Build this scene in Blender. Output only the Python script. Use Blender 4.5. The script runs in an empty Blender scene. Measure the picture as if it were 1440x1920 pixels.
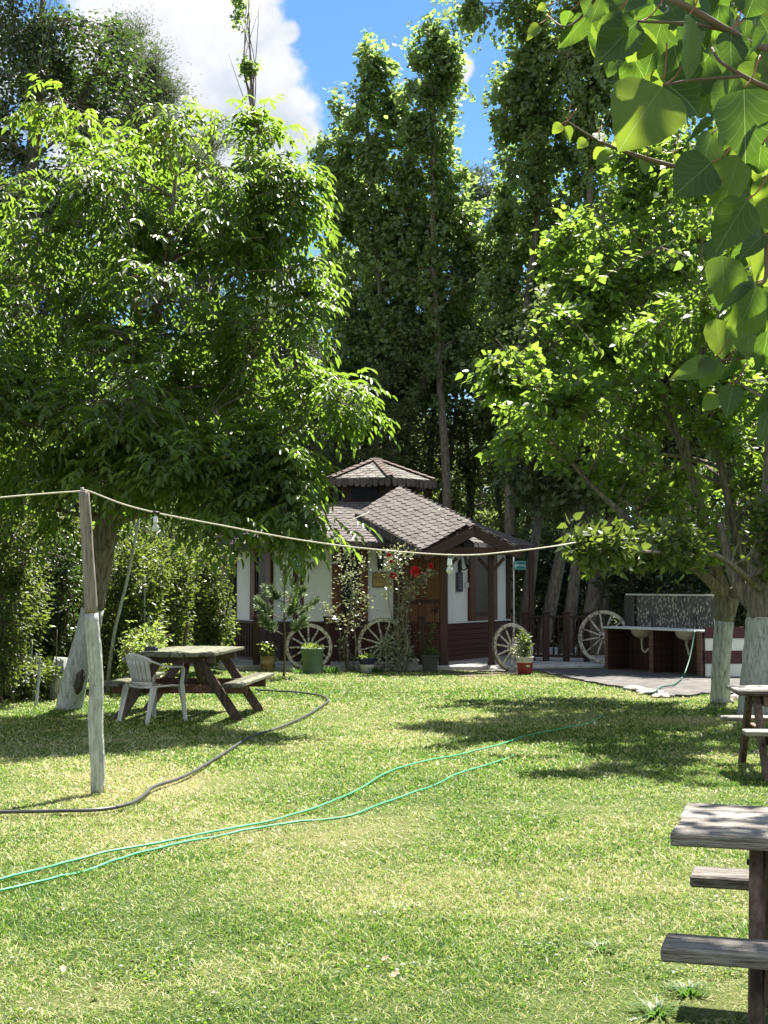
import bpy, bmesh, math, random
import numpy as np
from mathutils import Vector, Matrix
random.seed(7)
R = math.radians
S = bpy.context.scene
C = S.collection
# ---------------------------------------------------------------- camera
F_PX = 2600.0; EYE = 1.6; HOR = 135.0
TH = math.atan(HOR / F_PX)
cam_d = bpy.data.cameras.new('camera'); cam = bpy.data.objects.new('camera', cam_d); C.objects.link(cam)
cam.location = (0, 0, EYE); cam.rotation_euler = (math.pi / 2 + TH, 0, 0)
cam_d.sensor_fit = 'VERTICAL'; cam_d.sensor_height = 36; cam_d.lens = F_PX / 1920 * 36
cam_d.clip_start = 0.05; cam_d.clip_end = 1000
S.camera = cam
S.render.resolution_x = 768; S.render.resolution_y = 1024
# ---------------------------------------------------------------- light
SUN_AZ = R(25); SUN_EL = R(60)
sd = Vector((math.sin(SUN_AZ) * math.cos(SUN_EL), math.cos(SUN_AZ) * math.cos(SUN_EL), math.sin(SUN_EL)))
sl = bpy.data.lights.new('sun', 'SUN'); sl.energy = 5.0; sl.angle = R(0.53); sl.color = (1.0, 0.95, 0.86)
sun = bpy.data.objects.new('sun', sl); C.objects.link(sun); sun.rotation_euler = sd.to_track_quat('Z', 'Y').to_euler()
S.view_settings.view_transform = 'Standard'; S.view_settings.look = 'None'; S.view_settings.gamma = 1
S.view_settings.exposure = 1.88
try:
    S.cycles.max_bounces = 7; S.cycles.diffuse_bounces = 3; S.cycles.transmission_bounces = 5; S.cycles.glossy_bounces = 2
    S.cycles.sample_clamp_indirect = 6; S.cycles.caustics_reflective = False; S.cycles.caustics_refractive = False
except Exception: pass

def ray(px, py):
    u = (px - 720) / F_PX; v = (960 - py) / F_PX
    return Vector((u, math.cos(TH) - v * math.sin(TH), math.sin(TH) + v * math.cos(TH)))
def G(px, py, z=0.0):
    d = ray(px, py); t = (z - EYE) / d.z
    return Vector((d.x * t, d.y * t, z))
def D(px, py, Y):
    d = ray(px, py); t = Y / d.y
    return Vector((d.x * t, Y, EYE + d.z * t))

# ---------------------------------------------------------------- world
W = bpy.data.worlds.new('World'); S.world = W; W.use_nodes = True
nt = W.node_tree; nt.nodes.clear()
def N(nt, t, **k):
    n = nt.nodes.new(t)
    for a, b in k.items():
        if a.startswith('i_'):
            n.inputs[a[2:].replace('_', ' ')].default_value = b
        else: setattr(n, a, b)
    return n
def mth(nt, op, a, b=None, c=None):
    n = nt.nodes.new('ShaderNodeMath'); n.operation = op
    for i, x in enumerate((a, b, c)):
        if x is None: continue
        if isinstance(x, (int, float)): n.inputs[i].default_value = x
        else: nt.links.new(x, n.inputs[i])
    return n.outputs[0]
sky = N(nt, 'ShaderNodeTexSky'); sky.sky_type = 'NISHITA'; sky.sun_disc = False
sky.sun_elevation = SUN_EL; sky.sun_rotation = SUN_AZ; sky.altitude = 900; sky.dust_density = 0.3; sky.ozone_density = 2.0
tc = N(nt, 'ShaderNodeTexCoord')
hs = N(nt, 'ShaderNodeHueSaturation'); hs.inputs['Saturation'].default_value = 1.22; nt.links.new(sky.outputs[0], hs.inputs['Color'])
skyc = N(nt, 'ShaderNodeVectorMath', operation='SCALE'); nt.links.new(hs.outputs[0], skyc.inputs[0]); skyc.inputs['Scale'].default_value = 0.051
blobs = [(300, 40, 190), (400, 150, 150), (470, 40, 75), (490, 130, 85), (500, 220, 95), (470, 300, 120), (540, 60, 26), (560, 250, 45),
         (540, 520, 70), (600, 500, 30), (862, 132, 28), (620, 560, 60), (250, 300, 200), (-200, 200, 260), (1700, 300, 260), (2300, -300, 400), (300, -800, 420), (1100, -1200, 300)]
fill_clouds = [((0.2, -1, 0.7), 1500), ((-1, -0.3, 0.5), 1300), ((1, -0.4, 0.6), 1200), ((-0.5, -0.6, 1.2), 900)]  # unseen clouds added behind the camera for neutral white fill light
nz1 = N(nt, 'ShaderNodeTexNoise'); nz1.inputs['Scale'].default_value = 26; nz1.inputs['Detail'].default_value = 9; nz1.inputs['Roughness'].default_value = 0.58
nz2 = N(nt, 'ShaderNodeTexNoise'); nz2.inputs['Scale'].default_value = 9; nz2.inputs['Detail'].default_value = 6
nt.links.new(tc.outputs['Generated'], nz1.inputs['Vector']); nt.links.new(tc.outputs['Generated'], nz2.inputs['Vector'])
acc = None
for d, br_ in [(ray(x_, y_).normalized(), r_) for x_, y_, r_ in blobs] + [(Vector(v_).normalized(), r_) for v_, r_ in fill_clouds]:
    vm = N(nt, 'ShaderNodeVectorMath', operation='DISTANCE'); nt.links.new(tc.outputs['Generated'], vm.inputs[0]); vm.inputs[1].default_value = d
    m = mth(nt, 'SUBTRACT', 1.0, mth(nt, 'DIVIDE', vm.outputs['Value'], br_ / F_PX * 1.05))
    acc = m if acc is None else mth(nt, 'MAXIMUM', acc, m)
acc = mth(nt, 'MAXIMUM', acc, -0.8)
den = mth(nt, 'ADD', acc, mth(nt, 'MULTIPLY', mth(nt, 'SUBTRACT', nz1.outputs['Fac'], 0.5), 1.5))
mr = N(nt, 'ShaderNodeMapRange'); mr.interpolation_type = 'SMOOTHSTEP'; nt.links.new(den, mr.inputs['Value'])
mr.inputs['From Min'].default_value = 0.0; mr.inputs['From Max'].default_value = 0.38
sh = N(nt, 'ShaderNodeMapRange'); nt.links.new(mth(nt, 'ADD', mth(nt, 'MULTIPLY', nz2.outputs['Fac'], 0.9), mth(nt, 'MULTIPLY', nz1.outputs['Fac'], 0.4)), sh.inputs['Value'])
sh.inputs['From Min'].default_value = 0.50; sh.inputs['From Max'].default_value = 0.74
cc = N(nt, 'ShaderNodeMix', data_type='RGBA'); nt.links.new(sh.outputs[0], cc.inputs['Factor'])
cc.inputs['A'].default_value = (0.185, 0.205, 0.24, 1); cc.inputs['B'].default_value = (0.31, 0.31, 0.31, 1)
mx = N(nt, 'ShaderNodeMix', data_type='RGBA'); nt.links.new(mr.outputs[0], mx.inputs['Factor'])
nt.links.new(skyc.outputs[0], mx.inputs['A']); nt.links.new(cc.outputs['Result'], mx.inputs['B'])
bg = N(nt, 'ShaderNodeBackground'); bg.inputs['Strength'].default_value = 1.0
wo = N(nt, 'ShaderNodeOutputWorld'); nt.links.new(mx.outputs['Result'], bg.inputs['Color']); nt.links.new(bg.outputs[0], wo.inputs['Surface'])

# ---------------------------------------------------------------- materials
def newmat(name):
    m = bpy.data.materials.new(name); m.use_nodes = True; m.node_tree.nodes.clear(); return m, m.node_tree
def ramp(nt, fac, stops):
    r = nt.nodes.new('ShaderNodeValToRGB'); nt.links.new(fac, r.inputs[0])
    e = r.color_ramp.elements
    while len(e) < len(stops): e.new(0.5)
    for i, (p, c) in enumerate(stops):
        e[i].position = p; e[i].color = (*c, 1)
    return r.outputs[0]
def pm(name, cols, scale=8, stretch=(1, 1, 1), rough=0.7, bump=0.3, bscale=None, detail=7, metal=0, spec=0.4, dist=0.01, lo=0.3, hi=0.7, rnd=0.0):
    """procedural material: stretched noise through a colour ramp, with bump"""
    m, nt = newmat(name)
    tc = N(nt, 'ShaderNodeTexCoord'); mp = N(nt, 'ShaderNodeMapping'); mp.inputs['Scale'].default_value = stretch
    nt.links.new(tc.outputs['Object'], mp.inputs['Vector'])
    n1 = N(nt, 'ShaderNodeTexNoise'); n1.inputs['Scale'].default_value = scale; n1.inputs['Detail'].default_value = detail; n1.inputs['Roughness'].default_value = 0.65
    nt.links.new(mp.outputs[0], n1.inputs['Vector'])
    fac = n1.outputs['Fac']
    if rnd:
        at = N(nt, 'ShaderNodeAttribute'); at.attribute_name = 'rnd'
        fac = mth(nt, 'ADD', mth(nt, 'MULTIPLY', mth(nt, 'SUBTRACT', at.outputs['Fac'], 0.5), rnd), fac)
    k = len(cols)
    col = ramp(nt, fac, [(lo + (hi - lo) * i / max(1, k - 1), c) for i, c in enumerate(cols)])
    b = N(nt, 'ShaderNodeBsdfPrincipled'); nt.links.new(col, b.inputs['Base Color'])
    b.inputs['Roughness'].default_value = rough; b.inputs['Metallic'].default_value = metal; b.inputs['Specular IOR Level'].default_value = spec
    if bump:
        n2 = N(nt, 'ShaderNodeTexNoise'); n2.inputs['Scale'].default_value = bscale or scale * 2.5; n2.inputs['Detail'].default_value = 5
        nt.links.new(mp.outputs[0], n2.inputs['Vector'])
        bp = N(nt, 'ShaderNodeBump'); bp.inputs['Strength'].default_value = bump; bp.inputs['Distance'].default_value = dist
        nt.links.new(n2.outputs['Fac'], bp.inputs['Height']); nt.links.new(bp.outputs[0], b.inputs['Normal'])
    o = N(nt, 'ShaderNodeOutputMaterial'); nt.links.new(b.outputs[0], o.inputs['Surface'])
    return m
def leafm(name, dark, light, trans, tf=0.42, rough=0.42, spec=0.5, young=None):
    m, nt = newmat(name)
    at = N(nt, 'ShaderNodeAttribute'); at.attribute_name = 'rnd'
    st = [(0.0, dark), (0.9, light)] + ([(1.0, young)] if young else [])
    col = ramp(nt, at.outputs['Fac'], st)
    b = N(nt, 'ShaderNodeBsdfPrincipled'); nt.links.new(col, b.inputs['Base Color']); b.inputs['Roughness'].default_value = rough
    b.inputs['Specular IOR Level'].default_value = spec
    t = N(nt, 'ShaderNodeBsdfTranslucent')
    tcl = ramp(nt, at.outputs['Fac'], [(0.0, tuple(x * 0.75 for x in trans)), (1.0, tuple(min(1, x * 1.2) for x in trans))]); nt.links.new(tcl, t.inputs['Color'])
    mx = N(nt, 'ShaderNodeMixShader'); mx.inputs[0].default_value = tf
    nt.links.new(b.outputs[0], mx.inputs[1]); nt.links.new(t.outputs[0], mx.inputs[2])
    o = N(nt, 'ShaderNodeOutputMaterial'); nt.links.new(mx.outputs[0], o.inputs['Surface'])
    return m
M = {}
M['oldwood'] = pm('weathered_wood', [(0.035, 0.025, 0.02), (0.20, 0.17, 0.145), (0.36, 0.33, 0.29), (0.50, 0.47, 0.43)], 5, (1.5, 30, 30), 0.8, 0.9, 12, lo=0.30, hi=0.70, rnd=0.3, dist=0.015)
M['greenwood'] = pm('algae_wood', [(0.035, 0.03, 0.02), (0.10, 0.105, 0.065), (0.19, 0.20, 0.135)], 4, (1.2, 9, 9), 0.85, 0.6, 9, rnd=0.2)
M['legwood'] = pm('leg_wood', [(0.028, 0.018, 0.013), (0.10, 0.062, 0.043), (0.17, 0.125, 0.10)], 4, (9, 9, 1.5), 0.7, 0.5, 9, rnd=0.2)
M['redwood'] = pm('stained_wood', [(0.035, 0.015, 0.009), (0.11, 0.05, 0.03), (0.19, 0.11, 0.075)], 4, (1.5, 9, 9), 0.7, 0.5, 9, rnd=0.2)
M['brown'] = pm('varnished_brown', [(0.022, 0.007, 0.005), (0.045, 0.015, 0.010)], 6, (6, 6, 1), 0.5, 0.3, rnd=0.2)
M['frame'] = pm('window_brown', [(0.07, 0.020, 0.010), (0.13, 0.040, 0.020)], 7, (9, 9, 1.2), 0.45, 0.3, rnd=0.2)
M['door'] = pm('door_wood', [(0.10, 0.036, 0.013), (0.20, 0.075, 0.028)], 7, (10, 10, 1), 0.5, 0.4, rnd=0.2)
M['plaster'] = pm('white_plaster', [(0.62, 0.63, 0.58), (0.76, 0.78, 0.74), (0.80, 0.82, 0.78)], 1.6, stretch=(1, 1, .5), lo=.25, hi=.6, rough=0.9, bump=0.25, bscale=40)
M['glass'] = pm('dark_glass', [(0.012, 0.014, 0.018), (0.02, 0.022, 0.028)], 2, rough=0.25, bump=0, spec=0.12)
M['fringe'] = pm('fringe_shingle', [(0.05, 0.042, 0.038), (0.11, 0.095, 0.085)], 9, rough=0.95, bump=0.5, bscale=120, dist=0.004, rnd=0.3)
M['concrete'] = pm('concrete', [(0.22, 0.21, 0.19), (0.42, 0.40, 0.37), (0.56, 0.54, 0.50)], 3, rough=0.9, bump=0.4, bscale=25, lo=0.3, hi=0.65)
M['paving'] = pm('paving', [(0.045, 0.041, 0.037), (0.085, 0.079, 0.073), (0.15, 0.14, 0.13)], 4, rough=0.9, bump=0.4, bscale=25)
M['soil'] = pm('soil', [(0.05, 0.035, 0.025), (0.12, 0.085, 0.06), (0.2, 0.16, 0.12)], 12, rough=1, bump=0.8, bscale=30, dist=0.03)
M['bark'] = pm('grey_bark', [(0.06, 0.05, 0.038), (0.17, 0.145, 0.115), (0.30, 0.27, 0.22)], 9, (3, 3, 0.6), 0.95, 0.9, 14, dist=0.03)
M['barkdark'] = pm('dark_bark', [(0.02, 0.015, 0.012), (0.06, 0.046, 0.036), (0.11, 0.09, 0.07)], 9, (3, 3, 0.6), 0.95, 0.9, 14, dist=0.03)
M['twig'] = pm('twig_bark', [(0.07, 0.05, 0.03), (0.17, 0.13, 0.08)], 9, rough=0.8, bump=0)
M['lime'] = pm('limewash', [(0.10, 0.09, 0.075), (0.34, 0.35, 0.32), (0.46, 0.48, 0.44), (0.55, 0.57, 0.53)], 7, (4.5, 4.5, 0.8), 0.95, 1.0, 14, lo=0.30, hi=0.62, dist=0.04, detail=10)
M['shingle'] = pm('bitumen_shingle', [(0.085, 0.073, 0.067), (0.12, 0.105, 0.097), (0.155, 0.14, 0.13)], 9, rough=0.95, bump=0.5, bscale=120, dist=0.004, rnd=0.22)
M['shinglegrey'] = pm('weathered_shingle', [(0.10, 0.095, 0.083), (0.15, 0.143, 0.127), (0.20, 0.19, 0.17)], 9, rough=0.95, bump=0.5, bscale=120, dist=0.004, rnd=0.35)
M['shinglered'] = pm('hip_shingle', [(0.095, 0.068, 0.058), (0.145, 0.108, 0.095)], 9, rough=0.95, bump=0.5, bscale=120, dist=0.004, rnd=0.3)
M['wheel'] = pm('flaking_white_wood', [(0.10, 0.07, 0.05), (0.36, 0.32, 0.27), (0.56, 0.53, 0.47)], 7, (3, 3, 3), 0.85, 0.6, 20, lo=0.38, hi=0.56)
M['plastic'] = pm('old_white_plastic', [(0.42, 0.40, 0.35), (0.60, 0.58, 0.53)], 3, rough=0.5, bump=0.05, lo=0.35, hi=0.6)
M['iron'] = pm('black_iron', [(0.012, 0.012, 0.012), (0.03, 0.028, 0.025)], 20, rough=0.5, bump=0.2)
M['whitepaint'] = pm('white_paint', [(0.55, 0.56, 0.55), (0.75, 0.76, 0.74)], 4, rough=0.5, bump=0.05)
M['ceramic'] = pm('dusty_ceramic', [(0.38, 0.33, 0.27), (0.55, 0.50, 0.43)], 4, rough=0.35, bump=0)
M['bucketgreen'] = pm('green_plastic', [(0.12, 0.18, 0.13), (0.17, 0.245, 0.18)], 4, rough=0.5, bump=0.05)
M['potochre'] = pm('ochre_paint', [(0.12, 0.08, 0.04), (0.30, 0.22, 0.12), (0.36, 0.29, 0.17)], 10, rough=0.8, bump=0.4)
M['potdark'] = pm('dark_plastic', [(0.035, 0.037, 0.035), (0.07, 0.07, 0.065)], 4, rough=0.55, bump=0.05)
M['navy'] = pm('navy_plastic', [(0.015, 0.015, 0.06), (0.03, 0.03, 0.09)], 4, rough=0.5, bump=0)
M['red'] = pm('red_paint', [(0.16, 0.02, 0.015), (0.30, 0.04, 0.03)], 8, rough=0.5, bump=0.1)
M['gold'] = pm('brass_plate', [(0.26, 0.19, 0.075), (0.40, 0.30, 0.13)], 3, rough=0.45, bump=0.02, metal=0.3)
M['teal'] = pm('teal_sign', [(0.01, 0.12, 0.16), (0.015, 0.17, 0.22)], 3, rough=0.4, bump=0)
M['signwhite'] = pm('sign_white', [(0.55, 0.7, 0.72), (0.65, 0.78, 0.8)], 3, rough=0.5, bump=0)
M['signgrey'] = pm('sign_grey', [(0.25, 0.27, 0.3), (0.32, 0.33, 0.36)], 3, rough=0.5, bump=0)
M['signblack'] = pm('sign_navy', [(0.008, 0.012, 0.022), (0.014, 0.02, 0.035)], 3, rough=0.4, bump=0)
M['ink'] = pm('brown_ink', [(0.05, 0.03, 0.01), (0.07, 0.04, 0.015)], 3, rough=0.6, bump=0)
M['rope'] = pm('white_cable', [(0.50, 0.45, 0.35), (0.66, 0.61, 0.50)], 30, rough=0.7, bump=0.1)
M['hoseblack'] = pm('black_rubber', [(0.035, 0.037, 0.04), (0.09, 0.09, 0.09)], 10, rough=0.42, bump=0.1)
M['hosegreen'] = pm('green_hose', [(0.05, 0.34, 0.14), (0.10, 0.46, 0.22)], 20, rough=0.45, bump=0.1)
M['hosedark'] = pm('dark_green_hose', [(0.02, 0.08, 0.05), (0.03, 0.12, 0.08)], 20, rough=0.45, bump=0.1)
M['maroon'] = pm('maroon_tile', [(0.05, 0.008, 0.016), (0.085, 0.014, 0.028)], 4, rough=0.4, bump=0.05)
M['stone'] = pm('stone', [(0.16, 0.13, 0.11), (0.34, 0.31, 0.27), (0.5, 0.48, 0.44)], 5, rough=0.9, bump=0.7, dist=0.02)
M['rose'] = pm('rose_petal', [(0.36, 0.006, 0.02), (0.60, 0.015, 0.05)], 20, rough=0.5, bump=0)
M['dryleaf'] = pm('dry_leaf', [(0.32, 0.22, 0.13), (0.52, 0.42, 0.30)], 20, rough=0.8, bump=0.1)
M['petiole'] = pm('red_petiole', [(0.22, 0.06, 0.03), (0.32, 0.16, 0.07)], 20, rough=0.5, bump=0)
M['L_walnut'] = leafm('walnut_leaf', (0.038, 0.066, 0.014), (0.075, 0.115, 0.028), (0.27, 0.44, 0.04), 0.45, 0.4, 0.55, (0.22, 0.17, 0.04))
M['L_mul'] = leafm('mulberry_leaf', (0.045, 0.08, 0.016), (0.08, 0.135, 0.03), (0.34, 0.52, 0.06), 0.47, 0.42, 0.5)
M['L_pop'] = leafm('poplar_leaf_far', (0.07, 0.118, 0.05), (0.16, 0.22, 0.10), (0.38, 0.54, 0.13), 0.48, 0.33, 0.6)
M['L_bg'] = leafm('woodland_leaf', (0.055, 0.083, 0.038), (0.12, 0.155, 0.075), (0.29, 0.38, 0.10), 0.42, 0.5, 0.35)
M['L_dark'] = leafm('dark_leaf', (0.025, 0.045, 0.018), (0.07, 0.10, 0.045), (0.12, 0.22, 0.03), 0.28, 0.35, 0.7)
M['L_willow'] = leafm('willow_leaf', (0.07, 0.095, 0.055), (0.13, 0.165, 0.10), (0.14, 0.2, 0.07), 0.3, 0.5, 0.4)
M['L_shrub'] = leafm('shrub_leaf', (0.032, 0.058, 0.013), (0.075, 0.11, 0.025), (0.22, 0.30, 0.04), 0.38, 0.42, 0.5)
M['L_rose'] = leafm('rose_leaf', (0.12, 0.145, 0.075), (0.38, 0.40, 0.28), (0.3, 0.34, 0.14), 0.3, 0.28, 1.0)
M['L_pale'] = leafm('pale_leaf', (0.16, 0.24, 0.05), (0.26, 0.36, 0.09), (0.4, 0.5, 0.1), 0.4, 0.4, 0.5)
M['L_pine'] = leafm('pine_needle', (0.14, 0.21, 0.12), (0.27, 0.34, 0.2), (0.3, 0.4, 0.18), 0.3, 0.5, 0.4)

# tiles
def tilem(name, c, g, size):
    m, nt = newmat(name)
    tc = N(nt, 'ShaderNodeTexCoord'); 
    sx = N(nt, 'ShaderNodeSeparateXYZ'); nt.links.new(tc.outputs['Object'], sx.inputs[0])
    cb = N(nt, 'ShaderNodeCombineXYZ'); nt.links.new(mth(nt, 'ADD', sx.outputs[0], sx.outputs[1]), cb.inputs[0]); nt.links.new(sx.outputs[2], cb.inputs[1])
    br = N(nt, 'ShaderNodeTexBrick'); br.offset = 0; br.inputs['Scale'].default_value = 1; br.inputs['Brick Width'].default_value = size; br.inputs['Row Height'].default_value = size
    br.inputs['Mortar Size'].default_value = size * 0.03; br.inputs['Color1'].default_value = (*c[0], 1); br.inputs['Color2'].default_value = (*c[1], 1); br.inputs['Mortar'].default_value = (*g, 1)
    nt.links.new(cb.outputs[0], br.inputs['Vector'])
    b = N(nt, 'ShaderNodeBsdfPrincipled'); nt.links.new(br.outputs['Color'], b.inputs['Base Color']); b.inputs['Roughness'].default_value = 0.35
    bp = N(nt, 'ShaderNodeBump'); bp.inputs['Strength'].default_value = 0.4; bp.inputs['Distance'].default_value = 0.004; bp.invert = True
    nt.links.new(br.outputs['Fac'], bp.inputs['Height']); nt.links.new(bp.outputs[0], b.inputs['Normal'])
    o = N(nt, 'ShaderNodeOutputMaterial'); nt.links.new(b.outputs[0], o.inputs['Surface'])
    return m
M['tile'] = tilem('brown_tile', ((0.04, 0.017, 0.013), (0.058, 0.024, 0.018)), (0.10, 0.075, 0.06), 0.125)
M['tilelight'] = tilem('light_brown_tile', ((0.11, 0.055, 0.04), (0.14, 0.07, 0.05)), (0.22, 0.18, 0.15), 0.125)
# pebble panel
def pebblem():
    m, nt = newmat('pebble_panel')
    tc = N(nt, 'ShaderNodeTexCoord'); mp = N(nt, 'ShaderNodeMapping'); mp.inputs['Scale'].default_value = (26, 26, 13)
    mp.inputs['Rotation'].default_value = (0.0, 0.35, 0)
    nt.links.new(tc.outputs['Object'], mp.inputs['Vector'])
    v = N(nt, 'ShaderNodeTexVoronoi'); v.inputs['Scale'].default_value = 1.0; nt.links.new(mp.outputs[0], v.inputs['Vector'])
    n = N(nt, 'ShaderNodeTexNoise'); n.inputs['Scale'].default_value = 7; nt.links.new(tc.outputs['Object'], n.inputs['Vector'])
    f = mth(nt, 'ADD', v.outputs['Distance'], mth(nt, 'MULTIPLY', n.outputs['Fac'], 0.25))
    col = ramp(nt, f, [(0.0, (0.50, 0.44, 0.38)), (0.42, (0.42, 0.36, 0.31)), (0.50, (0.10, 0.095, 0.09)), (0.9, (0.07, 0.07, 0.07))])
    b = N(nt, 'ShaderNodeBsdfPrincipled'); nt.links.new(col, b.inputs['Base Color']); b.inputs['Roughness'].default_value = 0.7
    bp = N(nt, 'ShaderNodeBump'); bp.inputs['Strength'].default_value = 0.6; bp.inputs['Distance'].default_value = 0.02; bp.invert = True
    nt.links.new(f, bp.inputs['Height']); nt.links.new(bp.outputs[0], b.inputs['Normal'])
    o = N(nt, 'ShaderNodeOutputMaterial'); nt.links.new(b.outputs[0], o.inputs['Surface'])
    return m
M['pebble'] = pebblem()
# glass bulb
def bulbm():
    m, nt = newmat('bulb_glass')
    b = N(nt, 'ShaderNodeBsdfPrincipled'); b.inputs['Base Color'].default_value = (0.82, 0.85, 0.80, 1); b.inputs['Roughness'].default_value = 0.12
    b.inputs['Transmission Weight'].default_value = 0.45; b.inputs['IOR'].default_value = 1.2
    n = N(nt, 'ShaderNodeTexNoise'); n.inputs['Scale'].default_value = 30; nt.links.new(n.outputs['Fac'], b.inputs['Coat Weight'])
    o = N(nt, 'ShaderNodeOutputMaterial'); nt.links.new(b.outputs[0], o.inputs['Surface'])
    return m
M['bulb'] = bulbm()

# ---------------------------------------------------------------- object helpers
def tag(o, label=None, cat=None, group=None, kind=None):
    if label: o['label'] = label
    if cat: o['category'] = cat
    if group: o['group'] = group
    if kind: o['kind'] = kind
    return o
def empty(name, loc=(0, 0, 0), rz=0.0):
    o = bpy.data.objects.new(name, None); C.objects.link(o); o.location = loc; o.rotation_euler = (0, 0, rz); o.empty_display_size = 0.2
    return o
def copy_tree(o, parent=None):
    c = o.copy(); C.objects.link(c); c.parent = parent
    for ch in list(o.children): copy_tree(ch, c)
    return c
def raw_mesh(name, V, F, mats, parent=None, rnd=None, midx=None, smooth=False, uv=None):
    """V (n,3) array; F list of index arrays all of one size (m,k) or a list of such arrays"""
    me = bpy.data.meshes.new(name)
    V = np.asarray(V, dtype=np.float32)
    if not isinstance(F, list): F = [F]
    F = [np.asarray(f, dtype=np.int32) for f in F if len(f)]
    nl = sum(f.size for f in F); npoly = sum(len(f) for f in F)
    me.vertices.add(len(V)); me.vertices.foreach_set('co', V.ravel())
    me.loops.add(nl); me.loops.foreach_set('vertex_index', np.concatenate([f.ravel() for f in F]))
    tot = np.concatenate([np.full(len(f), f.shape[1], np.int32) for f in F])
    st = np.concatenate([[0], np.cumsum(tot)[:-1]]).astype(np.int32)
    me.polygons.add(npoly); me.polygons.foreach_set('loop_start', st)
    try: me.polygons.foreach_set('loop_total', tot)
    except Exception: pass
    me.update(calc_edges=True)
    if rnd is not None:
        a = me.attributes.new('rnd', 'FLOAT', 'FACE'); a.data.foreach_set('value', np.asarray(rnd, dtype=np.float32))
    if uv is not None:
        l = me.uv_layers.new(name='UVMap'); l.data.foreach_set('uv', np.asarray(uv, np.float32)[np.concatenate([f.ravel() for f in F])].ravel())
    if midx is not None: me.polygons.foreach_set('material_index', np.asarray(midx, np.int32))
    if smooth: me.polygons.foreach_set('use_smooth', np.ones(npoly, bool))
    for m in (mats if isinstance(mats, (list, tuple)) else [mats]): me.materials.append(m)
    o = bpy.data.objects.new(name, me); C.objects.link(o)
    if parent is not None: o.parent = parent
    return o
class MB:
    def __init__(s): s.v = []; s.f = []; s.mi = []; s.r = []; s.sm = []
    def add(s, vs, fs, mi=0, r=None, sm=False):
        b = len(s.v); s.v += [tuple(v) for v in vs]
        r = random.random() if r is None else r
        for f in fs: s.f.append(tuple(b + i for i in f)); s.mi.append(mi); s.r.append(r); s.sm.append(sm)
        return s
    def box(s, c, d, rot=None, mi=0):
        c = Vector(c); vs = []
        for x in (-.5, .5):
            for y in (-.5, .5):
                for z in (-.5, .5):
                    p = Vector((x * d[0], y * d[1], z * d[2]))
                    if rot is not None: p = rot @ p
                    vs.append(c + p)
        return s.add(vs, [(0, 1, 3, 2), (4, 6, 7, 5), (0, 4, 5, 1), (2, 3, 7, 6), (0, 2, 6, 4), (1, 5, 7, 3)], mi)
    def beam(s, a, b, w, h, up=(0, 0, 1), mi=0):
        a = Vector(a); b = Vector(b); d = (b - a); L = d.length; x = d.normalized(); u = Vector(up)
        y = u.cross(x)
        if y.length < 1e-4: y = Vector((0, 1, 0)).cross(x)
        y.normalize(); z = x.cross(y)
        return s.box((a + b) / 2, (L, w, h), Matrix((x, y, z)).transposed(), mi)
    def tube(s, pts, rads, n=10, mi=0, cap=True, wob=0.0):
        pts = [Vector(p) for p in pts]
        if not isinstance(rads, (list, tuple)): rads = [rads] * len(pts)
        vs = []; fs = []; y = None
        for i, p in enumerate(pts):
            t = (pts[min(i + 1, len(pts) - 1)] - pts[max(i - 1, 0)]).normalized()
            if y is None:
                y = t.cross(Vector((0.13, 0.2, 1)) if abs(t.z) < 0.9 else Vector((1, 0.1, 0))).normalized()
            y = (y - t * y.dot(t)).normalized(); z = t.cross(y)
            for k in range(n):
                a = 2 * math.pi * k / n; rr = rads[i] * (1 + (random.uniform(-wob, wob) if wob else 0))
                vs.append(p + (y * math.cos(a) + z * math.sin(a)) * rr)
        for i in range(len(pts) - 1):
            for k in range(n):
                k2 = (k + 1) % n; fs.append((i * n + k, i * n + k2, (i + 1) * n + k2, (i + 1) * n + k))
        if cap: fs.append(tuple(range(n - 1, -1, -1))); fs.append(tuple((len(pts) - 1) * n + k for k in range(n)))
        return s.add(vs, fs, mi, sm=True)
    def lathe(s, prof, c=(0, 0, 0), n=20, mi=0, sx=1.0, sy=1.0):
        c = Vector(c); vs = []; fs = []
        for r, z in prof:
            for k in range(n):
                a = 2 * math.pi * k / n; vs.append(c + Vector((r * math.cos(a) * sx, r * math.sin(a) * sy, z)))
        for i in range(len(prof) - 1):
            for k in range(n):
                k2 = (k + 1) % n; fs.append((i * n + k, i * n + k2, (i + 1) * n + k2, (i + 1) * n + k))
        return s.add(vs, fs, mi, sm=True)
    def prism(s, poly, off, mi=0):
        n = len(poly); off = Vector(off); p = [Vector(q) for q in poly]
        vs = p + [q + off for q in p]
        fs = [tuple(range(n - 1, -1, -1)), tuple(range(n, 2 * n))] + [(i, (i + 1) % n, n + (i + 1) % n, n + i) for i in range(n)]
        return s.add(vs, fs, mi)
    def build(s, name, mats, parent=None, bevel=0.0, recalc=True):
        me = bpy.data.meshes.new(name); me.from_pydata(s.v, [], s.f)
        for m in (mats if isinstance(mats, (list, tuple)) else [mats]): me.materials.append(m)
        me.polygons.foreach_set('material_index', s.mi); me.polygons.foreach_set('use_smooth', s.sm)
        if recalc:
            bm = bmesh.new(); bm.from_mesh(me); bmesh.ops.recalc_face_normals(bm, faces=bm.faces); bm.to_mesh(me); bm.free()
        a = me.attributes.new('rnd', 'FLOAT', 'FACE'); a.data.foreach_set('value', s.r)
        me.update()
        o = bpy.data.objects.new(name, me); C.objects.link(o)
        if parent is not None: o.parent = parent
        if bevel:
            b = o.modifiers.new('bevel', 'BEVEL'); b.width = bevel; b.segments = 1; b.limit_method = 'ANGLE'; b.angle_limit = R(40)
        return o
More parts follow.
